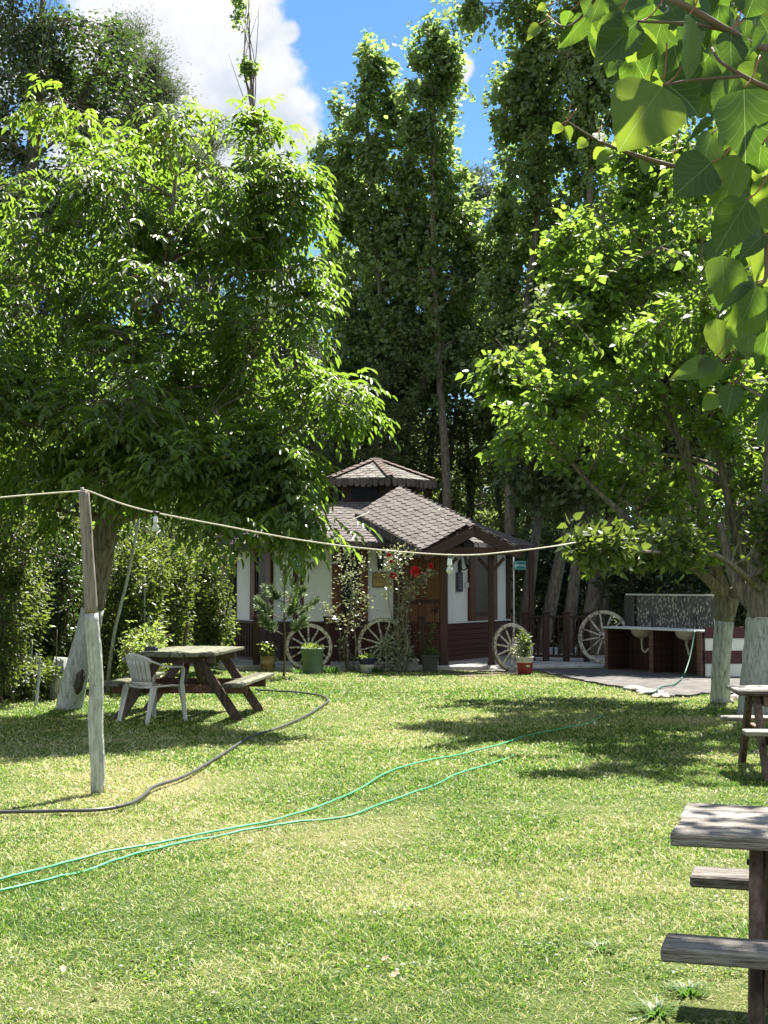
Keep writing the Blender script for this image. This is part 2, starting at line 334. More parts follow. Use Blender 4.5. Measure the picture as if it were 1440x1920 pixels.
def bezs(pts, n):
    """Catmull-Rom through points"""
    pts = [Vector(p) for p in pts]; P = [pts[0] * 2 - pts[1]] + pts + [pts[-1] * 2 - pts[-2]]
    out = []
    for i in range(1, len(P) - 2):
        for k in range(n):
            t = k / n; a, b, c, d = P[i - 1], P[i], P[i + 1], P[i + 2]
            out.append(0.5 * ((2 * b) + (c - a) * t + (2 * a - 5 * b + 4 * c - d) * t * t + (3 * b - a - 3 * c + d) * t ** 3))
    out.append(pts[-1]); return out

# ---------------------------------------------------------------- foliage engine (numpy)
def unit(a): return a / np.maximum(np.linalg.norm(a, axis=1, keepdims=True), 1e-9)
def tubes_np(P0, Pm, P1, r0, r1, seg, sides):
    n = len(P0); ts = np.linspace(0, 1, seg + 1)
    t = ts[None, :, None]
    P = (1 - t) ** 2 * P0[:, None] + 2 * t * (1 - t) * Pm[:, None] + t ** 2 * P1[:, None]
    T = 2 * (1 - t) * (Pm - P0)[:, None] + 2 * t * (P1 - Pm)[:, None]
    T = T / np.maximum(np.linalg.norm(T, axis=2, keepdims=True), 1e-9)
    ref = np.array([0.31, 0.87, 0.12]); Y = np.cross(T, ref); Y /= np.maximum(np.linalg.norm(Y, axis=2, keepdims=True), 1e-6); Z = np.cross(T, Y)
    r = r0[:, None] * (1 - ts[None]) ** 0.9 + r1[:, None] * (1 - (1 - ts[None]) ** 0.9)
    a = np.arange(sides) * 2 * np.pi / sides
    V = P[:, :, None] + r[:, :, None, None] * (np.cos(a)[None, None, :, None] * Y[:, :, None] + np.sin(a)[None, None, :, None] * Z[:, :, None])
    base = (np.arange(n) * (seg + 1) * sides)[:, None, None]
    i = np.arange(seg)[None, :, None]; k = np.arange(sides)[None, None, :]; k2 = (k + 1) % sides
    Fq = np.stack([base + i * sides + k, base + i * sides + k2, base + (i + 1) * sides + k2, base + (i + 1) * sides + k], -1).reshape(-1, 4)
    return V.reshape(-1, 3), Fq, P
SHAPES = {
 'kite': (np.array([[0, 0, 0], [.42, .5, .10], [1, 0, 0], [.42, -.5, .10]]), [[0, 3, 2], [0, 2, 1]]),
 'oval': (np.array([[0, 0, 0], [.28, .42, .09], [.68, .40, .05], [1, 0, -.12], [.68, -.40, .05], [.28, -.42, .09]]), [[0, 3, 2, 1], [0, 5, 4, 3]]),
 'heart': (np.array([[0, 0, 0], [.05, .40, .06], [.38, .52, .07], [1, 0, -.08], [.38, -.52, .07], [.05, -.40, .06]]), [[0, 3, 2, 1], [0, 5, 4, 3]]),
 'blade': (np.array([[0, .5, 0], [0, -.5, 0], [.6, -.35, 0], [.6, .35, 0], [1, 0, 0]]), None),
}
def leaves_np(rng, P, A, Nn, L, Wd, shape):
    T, F = SHAPES[shape]; F = np.array(F)
    A = unit(A); Sd = unit(np.cross(Nn, A)); Nn = np.cross(A, Sd)
    V = P[:, None] + A[:, None] * (T[None, :, 0:1] * L[:, None, None]) + Sd[:, None] * (T[None, :, 1:2] * Wd[:, None, None]) + Nn[:, None] * (T[None, :, 2:3] * L[:, None, None])
    Fc = (np.arange(len(P)) * len(T))[:, None, None] + F[None]
    return V.reshape(-1, 3), Fc.reshape(-1, F.shape[1]), len(F)
def sample_blobs(rng, blobs, n, shell=0.5):
    w = np.array([b[2] for b in blobs], float); w /= w.sum()
    idx = rng.choice(len(blobs), n, p=w)
    Cc = np.array([b[0] for b in blobs])[idx]; Rr = np.array([b[1] for b in blobs])[idx]
    u = unit(rng.normal(size=(n, 3))); r = rng.random(n) ** shell
    return Cc + u * r[:, None] * Rr, u
def pb(px, py, Y, rx, ry, rd, w=None):
    """crown lobe given where it stands: centre on the sight line at depth Y, radii in px at that depth, rd metres"""
    s = F_PX / Y; c = D(px, py, Y); r = (rx / s, rd, ry / s)
    return (tuple(c), r, w if w else (r[0] * r[1] * r[2]) ** 0.8)
def tree(name, trunk, lobes, n1, n2, ntw, npl, leaf, mats, seed, label, cat='tree', group=None, shell=0.5, L=0.1, Wr=0.6, droop=0.3, twl=0.8,
         compound=False, clump=0, cr=.45, cz=.75, lime_z=0, stems=None, barkm='bark', jit=0.08, updir=0.0, rlimb=0.32, tsides=12):
    rng = np.random.default_rng(seed)
    base = Vector(trunk[0][0]); root = empty(name, base)
    tag(root, label, cat, group)
    b = np.array(base)
    # trunk(s)
    mb = MB(); lm = MB(); sk = []; skr = []
    for tr in [trunk] + (stems or []):
        pts = bezs([p for p, r in tr], 6); rr = np.interp(np.linspace(0, len(tr) - 1, len(pts)), range(len(tr)), [r for p, r in tr])
        rr = [float(x) for x in rr]
        cut = 0
        if lime_z:
            cut = max([i for i, p in enumerate(pts) if p.z < lime_z] + [0])
            if cut > 0: lm.tube([p - base for p in pts[:cut + 1]], [x * 1.012 for x in rr[:cut + 1]], tsides, wob=0.035)
        if cut < len(pts) - 1: mb.tube([p - base for p in pts[cut:]], rr[cut:], tsides, wob=0.04)
        for p, x in zip(pts, rr): sk.append(tuple(p)); skr.append(x)
    tk = mb.build('trunk', M[barkm], root)
    if lm.v: lm.build('limewashed_trunk_base', M['lime'], root)
    sk = np.array(sk); skr = np.array(skr)
    # limbs
    Vs = []; Fs = []; off = 0
    def addt(P0, Pm, P1, r0, r1, seg, sides):
        nonlocal off
        V, Fq, P = tubes_np(P0, Pm, P1, r0, r1, seg, sides); Vs.append(V - b); Fs.append(Fq + off); off += len(V); return P
    for lev, (n, frac, sg, sd_) in enumerate(((n1, 0.75, 8, 7), (n2, 0.9, 6, 5))):
        if n <= 0: continue
        T, _ = sample_blobs(rng, lobes, n, 0.6)
        T = T * 1.0
        cen = T.mean(0)
        d = T[:, None] - sk[None]; dist = np.linalg.norm(d, axis=2) + np.maximum(0, (sk[None, :, 2] - T[:, None, 2] + 0.3)) * 2.2
        dist += rng.random(dist.shape) * 0.4
        j = dist.argmin(1); P0 = sk[j]; r0 = np.minimum(skr[j] * (rlimb if lev == 0 else 0.7), 0.02 + 0.018 * np.linalg.norm(T - P0, axis=1))
        P1 = P0 + (T - P0) * frac; Pm = (P0 + P1) / 2 + np.array([0, 0, 1]) * np.linalg.norm(P1 - P0, axis=1, keepdims=True) * 0.10 + rng.normal(size=P0.shape) * 0.10
        P = addt(P0, Pm, P1, r0, np.full(n, 0.007), sg, sd_)
        sk = np.concatenate([sk, P[:, 1:].reshape(-1, 3)]); t = np.linspace(0, 1, sg + 1)[1:]
        skr = np.concatenate([skr, (r0[:, None] * (1 - t)[None] + 0.007 * t[None]).ravel()])
    # twigs
    if clump:
        cc_, cu_ = sample_blobs(rng, lobes, clump, shell)
        sz = cr * (.6 + .8 * rng.random(clump)); ci = rng.choice(clump, ntw, p=sz ** 2.2 / (sz ** 2.2).sum())
        v_ = unit(rng.normal(size=(ntw, 3))); T = cc_[ci] + v_ * (rng.random(ntw) ** .5 * sz[ci])[:, None] * np.array([1, 1, cz]); u = unit(v_ * .6 + cu_[ci])
    else: T, u = sample_blobs(rng, lobes, ntw, shell)
    j = np.empty(ntw, int)
    for a in range(0, ntw, 500):
        dd = np.linalg.norm(T[a:a + 500, None] - sk[None], axis=2); j[a:a + 500] = dd.argmin(1)
    P0 = sk[j]; dv = T - P0; ln = np.linalg.norm(dv, axis=1, keepdims=True)
    P0 = np.where(ln > twl * 3, T - dv / ln * twl * 3, P0)
    Pm = (P0 + T) / 2 + np.array([0, 0, 1]) * 0.06 * twl + rng.normal(size=P0.shape) * 0.04
    addt(P0, Pm, T, np.full(ntw, 0.008), np.full(ntw, 0.003), 2, 3)
    raw_mesh('branches', np.concatenate(Vs), np.concatenate(Fs), M[barkm if barkm != 'bark' else 'bark'], root, smooth=True)
    # leaves
    n = ntw * npl
    P0r = np.repeat(P0, npl, 0); Pmr = np.repeat(Pm, npl, 0); P1r = np.repeat(T, npl, 0)
    t = (0.25 + 0.8 * rng.random(n))[:, None]
    P = (1 - t) ** 2 * P0r + 2 * t * (1 - t) * Pmr + t ** 2 * P1r + rng.normal(size=(n, 3)) * jit
    dirn = unit(P1r - P0r)
    out = np.repeat(u, npl, 0)
    hrz = rng.normal(size=(n, 3)); hrz[:, 2] *= 0.35
    if compound:
        Ax = unit(dirn * 0.5 + unit(hrz) * 0.9 + out * 0.4 + np.array([0, 0, 0.15]))
        lv = []; k = 4; Lr = L * (2.2 + 0.8 * rng.random(n))
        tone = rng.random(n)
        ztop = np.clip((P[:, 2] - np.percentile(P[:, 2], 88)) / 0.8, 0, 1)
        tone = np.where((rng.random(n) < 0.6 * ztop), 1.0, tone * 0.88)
        Sd = unit(np.cross(np.array([0, 0, 1.0]), Ax))
        AV = []; AF = []; rn = []; o2 = 0
        for q in range(k):
            tt = 0.3 + 0.7 * q / (k - 1)
            Pq = P + Ax * (Lr * tt)[:, None] - np.array([0, 0, 1]) * (Lr * tt ** 2 * (0.25 + droop))[:, None]
            fw = Ax - np.array([0, 0, 1]) * (0.5 + droop) * tt
            for sgn in ((1, -1) if q < k - 1 else (0,)):
                ax = unit(fw * (0.55 if sgn else 1) + Sd * sgn * 0.8 - np.array([0, 0, 1]) * (droop + 0.35 * rng.random(n))[:, None])
                nn = np.array([0, 0, 1.0]) + Ax * 0.4 + rng.normal(size=(n, 3)) * 0.35
                ll = L * (0.75 + 0.45 * rng.random(n)) * (0.8 + 0.35 * tt)
                V, Fc, nf = leaves_np(rng, Pq, ax, nn, ll, ll * Wr, leaf); AV.append(V); AF.append(Fc + o2); o2 += len(V)
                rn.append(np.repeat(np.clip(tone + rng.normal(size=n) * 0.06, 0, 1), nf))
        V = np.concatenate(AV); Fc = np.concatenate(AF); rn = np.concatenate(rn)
    else:
        ax = unit(dirn * 0.45 + hrz * 0.5 + out * 0.35 + np.array([0, 0, 1.0]) * (updir - droop))
        nn = rng.normal(size=(n, 3)) * 0.75 + np.array([0, 0, 0.85])
        ll = L * (0.6 + 0.7 * rng.random(n))
        V, Fc, nf = leaves_np(rng, P, ax, nn, ll, ll * Wr, leaf); 
        rn = np.repeat(np.clip(rng.random(n) * 0.75 + np.repeat(rng.random(ntw), npl) * 0.25, 0, 1), nf)
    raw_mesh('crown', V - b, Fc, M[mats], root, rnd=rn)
    return root

# ---------------------------------------------------------------- value noise for ground colour patches
_rg = np.random.default_rng(5); _tab = _rg.random((64, 64))
def vnoise(x, y, s):
    x = np.asarray(x) * s + 100; y = np.asarray(y) * s + 100
    xi = np.floor(x).astype(int); yi = np.floor(y).astype(int); fx = x - xi; fy = y - yi
    fx = fx * fx * (3 - 2 * fx); fy = fy * fy * (3 - 2 * fy)
    g = lambda a, b: _tab[a % 64, b % 64]
    return (g(xi, yi) * (1 - fx) + g(xi + 1, yi) * fx) * (1 - fy) + (g(xi, yi + 1) * (1 - fx) + g(xi + 1, yi + 1) * fx) * fy
def dry(x, y):
    """dryness of the lawn, 0 green .. 1 straw; a few worn patches where the photo has them"""
    v = 0.42 * vnoise(x, y, 0.55) + 0.30 * vnoise(x, y, 1.7) + 0.28 * vnoise(x, y, 4.5)
    v = (v - 0.5) * 1.2 + 0.45
    for px, py, rx, ry, k in ((210, 1480, 1.0, 1.2, .35), (120, 1430, 1.5, 1.8, .25), (330, 1560, 1.0, 1.0, .22), (100, 1860, .5, .5, .5), (420, 1830, .7, .4, .3), (1330, 1800, .5, .3, .4), (1080, 1300, 2, 3, .25), (650, 1530, .6, .8, .15), (186, 1489, .2, .35, 1.0)):
        c = G(px, py); v = v + .65 * k * np.exp(-((x - c.x) / rx) ** 2 - ((y - c.y) / ry) ** 2)
    return np.clip(v, 0, 1)
# ================================================================ SETTING
gm = pm('ground_soil', [(0.05, 0.06, 0.025), (0.10, 0.10, 0.045), (0.15, 0.13, 0.075)], 0.8, rough=1, bump=0.6, bscale=20)
mb = MB(); mb.add([(-150, -60, -0.012), (150, -60, -0.012), (150, 260, -0.012), (-150, 260, -0.012)], [(0, 1, 2, 3)]); tag(mb.build('ground', gm), kind='structure')
def lawn_mat():
    m, nt = newmat('lawn_thatch')
    at = N(nt, 'ShaderNodeAttribute'); at.attribute_name = 'dry'; tc = N(nt, 'ShaderNodeTexCoord')
    n = N(nt, 'ShaderNodeTexNoise'); n.inputs['Scale'].default_value = 38; n.inputs['Detail'].default_value = 6; n.inputs['Roughness'].default_value = 0.8; nt.links.new(tc.outputs['Object'], n.inputs['Vector'])
    f = mth(nt, 'ADD', at.outputs['Fac'], mth(nt, 'MULTIPLY', mth(nt, 'SUBTRACT', n.outputs['Fac'], 0.5), 0.7))
    col = ramp(nt, f, [(0.1, (0.035, 0.065, 0.015)), (0.5, (0.085, 0.12, 0.032)), (0.80, (0.15, 0.16, 0.06)), (1.0, (0.24, 0.21, 0.10))])
    b = N(nt, 'ShaderNodeBsdfPrincipled'); nt.links.new(col, b.inputs['Base Color']); b.inputs['Roughness'].default_value = 1; b.inputs['Specular IOR Level'].default_value = 0.1
    bp = N(nt, 'ShaderNodeBump'); bp.inputs['Strength'].default_value = 1; bp.inputs['Distance'].default_value = 0.02; nt.links.new(n.outputs['Fac'], bp.inputs['Height']); nt.links.new(bp.outputs[0], b.inputs['Normal'])
    o = N(nt, 'ShaderNodeOutputMaterial'); nt.links.new(b.outputs[0], o.inputs['Surface']); return m
xs = np.arange(-14, 14.01, 0.16); ys = np.arange(-1, 31.01, 0.16); XX, YY = np.meshgrid(xs, ys)
ZZ = 0.02 * (vnoise(XX, YY, 0.9) - 0.5)
V = np.stack([XX, YY, ZZ], -1).reshape(-1, 3); nx = len(xs); ii = (np.arange(len(ys) - 1)[:, None] * nx + np.arange(nx - 1)[None]).ravel()
lawn = raw_mesh('lawn', V, np.stack([ii, ii + 1, ii + nx + 1, ii + nx], 1), lawn_mat(), smooth=True)
a = lawn.data.attributes.new('dry', 'FLOAT', 'POINT'); a.data.foreach_set('value', dry(XX, YY).astype(np.float32).ravel()); tag(lawn, kind='structure')
# ---- paved patio and path
PZ = 0.10
mb = MB(); poly = [(-2.75, 25.75), (1.3, 25.6), (2.6, 25.65), (4.1, 25.9), (5.0, 27.5), (5.0, 33), (-5.5, 33), (-5.2, 29.5)]
mb.prism([(x, y, -0.05) for x, y in poly], (0, 0, PZ + 0.05)); tag(mb.build('patio', M['concrete'], bevel=0.02), kind='structure')
edge = [(900, 1262), (960, 1262), (1012, 1262), (1060, 1273), (1110, 1283), (1165, 1293), (1210, 1304), (1262, 1309), (1310, 1306), (1352, 1300), (1400, 1312), (1520, 1318)]
front = [G(x, y) for x, y in edge]; rg = random.Random(3); fr = []
for i in range(len(front) - 1):
    for k in range(5):
        p = front[i].lerp(front[i + 1], k / 5); fr.append((p.x + rg.uniform(-.06, .06), p.y + rg.uniform(-.12, .12), 0.0))
mb = MB(); mb.prism([(x, y, -0.03) for x, y, z in fr] + [(9.5, 20, -0.03), (9.5, 26.5, -0.03), (4.4, 27.2, -0.03), (2.5, 25.9, -0.03)], (0, 0, 0.075))
tag(mb.build('path', M['paving']), kind='structure')
# soil verge in front of the porch
mb = MB(); pts = [G(x, y, 0) for x, y in [(755, 1258), (820, 1263), (880, 1270), (930, 1268), (985, 1264), (1030, 1268), (1085, 1277), (1000, 1257), (900, 1252), (780, 1250)]]
mb.prism([(p.x, p.y, -0.02) for p in pts], (0, 0, 0.035)); tag(mb.build('soil_verge', M['soil']), kind='structure')

# ================================================================ COTTAGE
HX, HY0, HA = -0.27, 27.0, 2.9         # hexagon centre x, front face y, side length
AP = HA * math.sqrt(3) / 2; HYC = HY0 + AP
hexv = lambda r, rot=0: [(HX + r * math.cos(R(a) + rot), HYC + r * math.sin(R(a) + rot)) for a in (240, 300, 0, 60, 120, 180)]
Z0, Z1, ZT = PZ, 0.83, 2.62
cot = empty('cottage', (HX, HYC, 0)); OFS = Vector((HX, HYC, 0))
tag(cot, 'small six-sided white cottage with brown timber trim, porch and tiered brown shingle roof', 'building')
def loc(p): return Vector(p) - OFS
hv = hexv(HA)
def wallpt(side, u, z, out=0.0):
    """side 0 front,1 right-front,5 left-front ; u metres along from its left end as seen"""
    a = Vector((*hv[side], 0)); b = Vector((*hv[(side + 1) % 6], 0)); d = (b - a).normalized(); n = Vector((d.y, -d.x, 0))
    p = a + d * u + n * out; p.z = z; return loc(p)
def wallbox(mb, side, u0, u1, z0, z1, o0, o1, mi=0):
    ps = [wallpt(side, u0, z0, o0), wallpt(side, u1, z0, o0), wallpt(side, u1, z0, o1), wallpt(side, u0, z0, o1)]
    return mb.prism(ps, (0, 0, z1 - z0), mi)
mb = MB(); inner = hexv(HA - 0.02)
mb.prism([loc((x, y, Z1 + 0.003)) for x, y in inner], (0, 0, ZT - Z1)); mb.build('wall', M['plaster'], cot)
mb = MB(); mb.prism([loc((x, y, Z0 - .02)) for x, y in hexv(HA + .03)], (0, 0, Z1 - Z0 + .02))
for s in (0, 1, 5):
    for k in range(7): wallbox(mb, s, 0.02, HA - .02, Z0 + .01 + k * .1, Z0 + .09 + k * .1, .02, .045)
mb.build('wainscot', pm('red_brown_boards', [(0.05, 0.014, 0.010), (0.085, 0.026, 0.018)], 6, (2, 2, 8), 0.6, 0.4, rnd=0.3), cot)
mb = MB()
for s in (0, 1, 5): wallbox(mb, s, 0, HA, Z1, Z1 + .025, .0, .07)
mb.build('sill_strip', M['whitepaint'], cot)
for (x, y) in hv: MB().box(loc((x, y, (Z0 + ZT) / 2)), (.10, .10, ZT - Z0 - .01)).build('corner_trim', M['brown'], cot)
def ucoord(px, side, z=1.5):
    """metres along a wall side at which the sight line px meets it"""
    d = ray(px, 1095); a = Vector(hv[side]); b = Vector(hv[(side + 1) % 6]); e = (b - a).normalized()
    den = d.x * e.y - d.y * e.x; u = (a.x * -d.y + a.y * d.x) / -den if False else None
    # solve t*d = a + u*e
    det = d.x * (-e.y) + e.x * d.y; u = (d.x * a.y - d.y * a.x) / det; return u
def window(side, px0, px1, pyt, fw, lab=None):
    u0, u1 = sorted((ucoord(px0, side), ucoord(px1, side)))
    zt = 2.45; z0 = Z1 + .03
    mb = MB(); wallbox(mb, side, u0, u0 + fw, z0, zt, -.02, .05); wallbox(mb, side, u1 - fw, u1, z0, zt, -.02, .05)
    wallbox(mb, side, u0 + fw, u1 - fw, zt - .12, zt, -.02, .048); wallbox(mb, side, u0 + fw, u1 - fw, z0, z0 + .10, -.02, .048)
    w = mb.build('window', M['frame'], cot, bevel=.006)
    mb = MB(); i = fw + .0
    wallbox(mb, side, u0 + i, u0 + i + .06, z0 + .10, zt - .12, -.03, .025); wallbox(mb, side, u1 - i - .06, u1 - i, z0 + .10, zt - .12, -.03, .025)
    wallbox(mb, side, u0 + i + .06, u1 - i - .06, z0 + .10, z0 + .17, -.03, .022); wallbox(mb, side, u0 + i + .06, u1 - i - .06, zt - .19, zt - .12, -.03, .022)
    mb.build('sash', M['brown'], w, bevel=.004)
    mb = MB(); wallbox(mb, side, u0 + i + .05, u1 - i - .05, z0 + .16, zt - .18, -.03, .006); mb.build('pane', M['glass'], w)
    # arched head board
    um = (u0 + u1) / 2; hw = (u1 - u0) / 2 - fw; poly = []
    for k in range(9):
        a = math.pi * k / 8; poly.append((um + hw * math.cos(a), zt - .32 + .17 * math.sin(a)))
    ps = [wallpt(side, u, z, .024) for u, z in [(u0 + fw, zt - .12), (u0 + fw, zt - .33)] + poly[::-1][0:] + [(u1 - fw, zt - .33), (u1 - fw, zt - .12)]]
    n = wallpt(side, 1, 1, .026) - wallpt(side, 1, 1, .008)
    MB().prism(ps, n).build('arch_board', M['frame'], w)
    return w
window(5, 472, 511, 0, .24)
window(0, 623, 690, 0, .17)
window(1, 878, 929, 0, .22)
# door on the right part of the front face
u0, u1 = ucoord(752, 0), HA - .04
mb = MB(); wallbox(mb, 0, u0 - .1, u0, Z0, 2.4, .0, .07); wallbox(mb, 0, u0, u1, 2.3, 2.4, 0, .068); mb.build('door_frame', M['brown'], cot, bevel=.005)
mb = MB(); nb = 5
for k in range(nb): wallbox(mb, 0, u0 + (u1 - u0) * k / nb + .004, u0 + (u1 - u0) * (k + 1) / nb - .004, Z0 + .01, 2.3, .0, .035)
dr = mb.build('door', M['door'], cot, bevel=.003)
for za, zb in ((1.22, 1.3), (.22, .32), (2.12, 2.2)): wallbox(MB(), 0, u0 + .005, u1 - .005, za, zb, .036, .05).build('ledge', M['brown'], dr)
mb = MB(); p = wallpt(0, u1 - .12, 1.1, .09); mb.tube([p, p + Vector((-.1, -.0, 0))], .012, 8); mb.box(p + Vector((0, .03, 0)), (.04, .05, .12)); mb.build('handle', M['iron'], dr)
# ---- shingled roofs
def shingles(P0, P1, P2, P3, name, mat, parent, tw=.19, th=.135, red_right=False, fringe=0.0, base=None):
    """P0,P1 eave left,right (outside view); P3,P2 top left,right. Builds a boarded slope and overlapping tabs."""
    P0, P1, P2, P3 = [Vector(p) for p in (P0, P1, P2, P3)]
    ex = (P1 - P0).normalized(); nrm = (P1 - P0).cross(P3 - P0).normalized(); up = nrm.cross(ex)
    if nrm.z < 0: nrm = -nrm; 
    up = up if up.z > 0 else -up
    def uv(p): q = p - P0; return q.dot(ex), q.dot(up)
    q2, q3, q1 = uv(P2), uv(P3), uv(P1); H = max(q2[1], q3[1])
    mb = MB(); mb.prism([P0, P1, P2, P3] if (P2 - P3).length > .01 else [P0, P1, P2], nrm * -.05)
    o = mb.build(name, base or M['brown'], parent)
    t = MB(); nrow = int(H / th) + 1; r = random.Random(hash(name) % 99 + int(abs(P0.x) * 10))
    for j in range(nrow):
        v0 = j * th
        f0 = min(1, max(0, v0 / max(q3[1], .01))); f1 = min(1, max(0, v0 / max(q2[1], .01)))
        ul = q3[0] * f0; ur = q1[0] + (q2[0] - q1[0]) * f1
        off = (j % 2) * tw / 2; k0 = math.floor((ul - off) / tw) - 1; k1 = math.ceil((ur - off) / tw) + 1
        for k in range(k0, k1 + 1):
            a = off + k * tw; b = a + tw - .012
            a2 = max(a, ul); b2 = min(b, ur)
            if b2 - a2 < .04: continue
            vt = min(v0 + th * 1.5, H); fa = min(1, vt / max(q3[1], .01)); fb = min(1, vt / max(q2[1], .01))
            ta = max(a2, q3[0] * fa); tb = min(b2, q1[0] + (q2[0] - q1[0]) * fb)
            if tb < ta: ta = tb = (ta + tb) / 2
            dz = r.uniform(.009, .017); sag = r.uniform(-.008, .008)
            c = (b2 - a2) * .24
            lo = [(a2, v0 + .040 + sag, dz), (a2 + c, v0 + sag, dz + .003), (b2 - c, v0 + sag, dz + .003), (b2, v0 + .045 + sag, dz), (tb, vt, .001), (ta, vt, .001)]
            lo2 = lo
            top = [P0 + ex * u + up * v + nrm * h for u, v, h in lo2]; n = len(top)
            bot = [p - nrm * .008 for p in top[:4]]
            t.add(top + bot, [tuple(range(n)), (0, 6, 7, 1), (1, 7, 8, 2), (2, 8, 9, 3)], r=r.random())
    sh = t.build('shingle', mat, o, recalc=False); sh.name = 'shingles'
    if fringe:
        # scalloped shingle ends turned down over the fascia board
        fb = MB(); L = (P1 - P0).length; n = max(1, int(L / (tw * .62))); w = L / n; out = Vector((up.x, up.y, 0)).normalized() * -1
        for k in range(n):
            a = P0 + ex * (k * w); b = P0 + ex * ((k + 1) * w - .012); o_ = out * r.uniform(.012, .026) - Vector((0, 0, .0))
            fz = fringe * r.uniform(.9, 1.08); c = (b - a) * .22; dn = Vector((0, 0, -1))
            ps = [a + o_, b + o_, b + o_ + dn * fz * .72 + out * .015, b - c + o_ + dn * fz + out * .02, a + c + o_ + dn * fz + out * .02, a + o_ + dn * fz * .72 + out * .015]
            fb.prism(ps, out * .012)
        fb.build('fringe', M['fringe'], o)
        bb = MB(); bb.prism([P0 + out * .003, P1 + out * .003, P1 + out * .003 + Vector((0, 0, -fringe * .8)), P0 + out * .003 + Vector((0, 0, -fringe * .8))], out * -.03); bb.build('fascia', M['brown'], o)
    return o
# main roof: hexagonal frustum up to the cupola
ER, EZ = HA + .62, 2.40; TRr, TZ = 1.25, 3.28
eo = hexv(ER); ti = hexv(TRr)
for s in range(6):
    a, b = eo[s], eo[(s + 1) % 6]; c, d = ti[(s + 1) % 6], ti[s]
    shingles(loc((*a, EZ)), loc((*b, EZ)), loc((*c, TZ)), loc((*d, TZ)), 'roof', M['shingle'], cot, fringe=.10 if s in (0, 1, 5) else 0)
mb = MB(); mb.prism([loc((x, y, EZ - .10)) for x, y in hexv(ER - .06)], (0, 0, .035)); mb.build('eave_soffit', M['brown'], cot)
# cupola drum and roof
CX, CY = D(704, 900, HYC).x, HYC
def cup(r, rot): return [(CX + r * math.cos(R(a) + rot), CY + r * math.sin(R(a) + rot)) for a in (225, 285, 345, 45, 105, 165)]
mb = MB(); mb.prism([loc((x, y, TZ - .1)) for x, y in cup(.95, 0)], (0, 0, .62)); mb.build('cupola_wall', M['brown'], cot)
mb = MB()
for s in range(6):
    a = Vector((*cup(.96, 0)[s], 0)); b = Vector((*cup(.96, 0)[(s + 1) % 6], 0)); m_ = a.lerp(b, .5); nn = Vector((m_.x - CX, m_.y - CY, 0)).normalized()
    d = (b - a).normalized(); q = loc(m_ + nn * .012)
    mb = MB(); mb.prism([q - d * .28 + Vector((0, 0, 3.36)), q + d * .28 + Vector((0, 0, 3.36)), q + d * .28 + Vector((0, 0, 3.66)), q - d * .28 + Vector((0, 0, 3.66))], nn * .02)
    mb.build('cupola_window', M['glass'], cot)
CR = 1.30; ce = cup(CR, 0); CEZ = 1.6 + (1095 - 903) / 88.5 ; CPZ = 1.6 + (1095 - 862) / 88.0
apex = loc((CX, CY, CPZ))
for s in range(6):
    a, b = ce[s], ce[(s + 1) % 6]
    shingles(loc((*a, CEZ)), loc((*b, CEZ)), apex, apex, 'cupola_roof', M['shinglegrey'], cot, tw=.20, th=.15, fringe=.17)
mb = MB()
for s in range(6):
    a = loc((*ce[s], CEZ)); d = (apex - a); n = 8
    for k in range(n):
        p = a + d * (k / n); q = a + d * ((k + 1) / n + .02); hz = Vector((-d.y, d.x, 0)).normalized() * .085
        mb.prism([p - hz + Vector((0, 0, .035 + .01)), p + Vector((0, 0, .06 + .01)), p + hz + Vector((0, 0, .035 + .01)), q + hz + Vector((0, 0, .03)), q + Vector((0, 0, .055)), q - hz + Vector((0, 0, .03))], (0, 0, -.012))
mb.build('hip_cap', M['shinglered'], cot)
mb = MB(); mb.prism([loc((x, y, CEZ - .14)) for x, y in cup(CR - .07, 0)], (0, 0, .03)); mb.build('cupola_soffit', M['brown'], cot)
# porch gable
PA = D(735, 920, 28.1); PB = D(888, 983, 25.55); PC = D(793, 1031, 25.15); PD_ = D(668, 962, 27.7); PE = D(976, 1027, 25.75)
PF = PE + (PA - PB); PF = Vector((PF.x, PF.y, PA.z - (PB.z - PE.z)))
p = [loc(q) for q in (PA, PB, PC, PD_, PE, PF)]
shingles(p[3], p[2], p[1], p[0], 'porch_roof', M['shingle'], cot, tw=.19, th=.125, fringe=.15)
shingles(p[4], p[5], p[0], p[1], 'porch_roof', M['shingle'], cot, tw=.19, th=.125)
def dn(v, z): return v - Vector((0, 0, z))
mb = MB()
mb.beam(dn(p[1], .13), dn(p[2], .13), .05, .18); mb.beam(dn(p[1], .13), dn(p[4], .13), .052, .185)
fwd = (PB - PA).normalized() * .02
BC = loc(D(822, 1032, 25.5)); BE = loc(D(962, 1034, 25.75)); mb.beam(BC, BE, .10, .13); 
mb.beam(loc(D(838, 1008, 25.52)), loc(D(838, 1034, 25.52)), .06, .05); mb.beam(loc(D(934, 1008, 25.7)), loc(D(934, 1034, 25.7)), .06, .05)
mb.beam(dn(p[3], .14), dn(p[2], .14), .06, .12); mb.build('porch_beam', M['brown'], cot, bevel=.006)
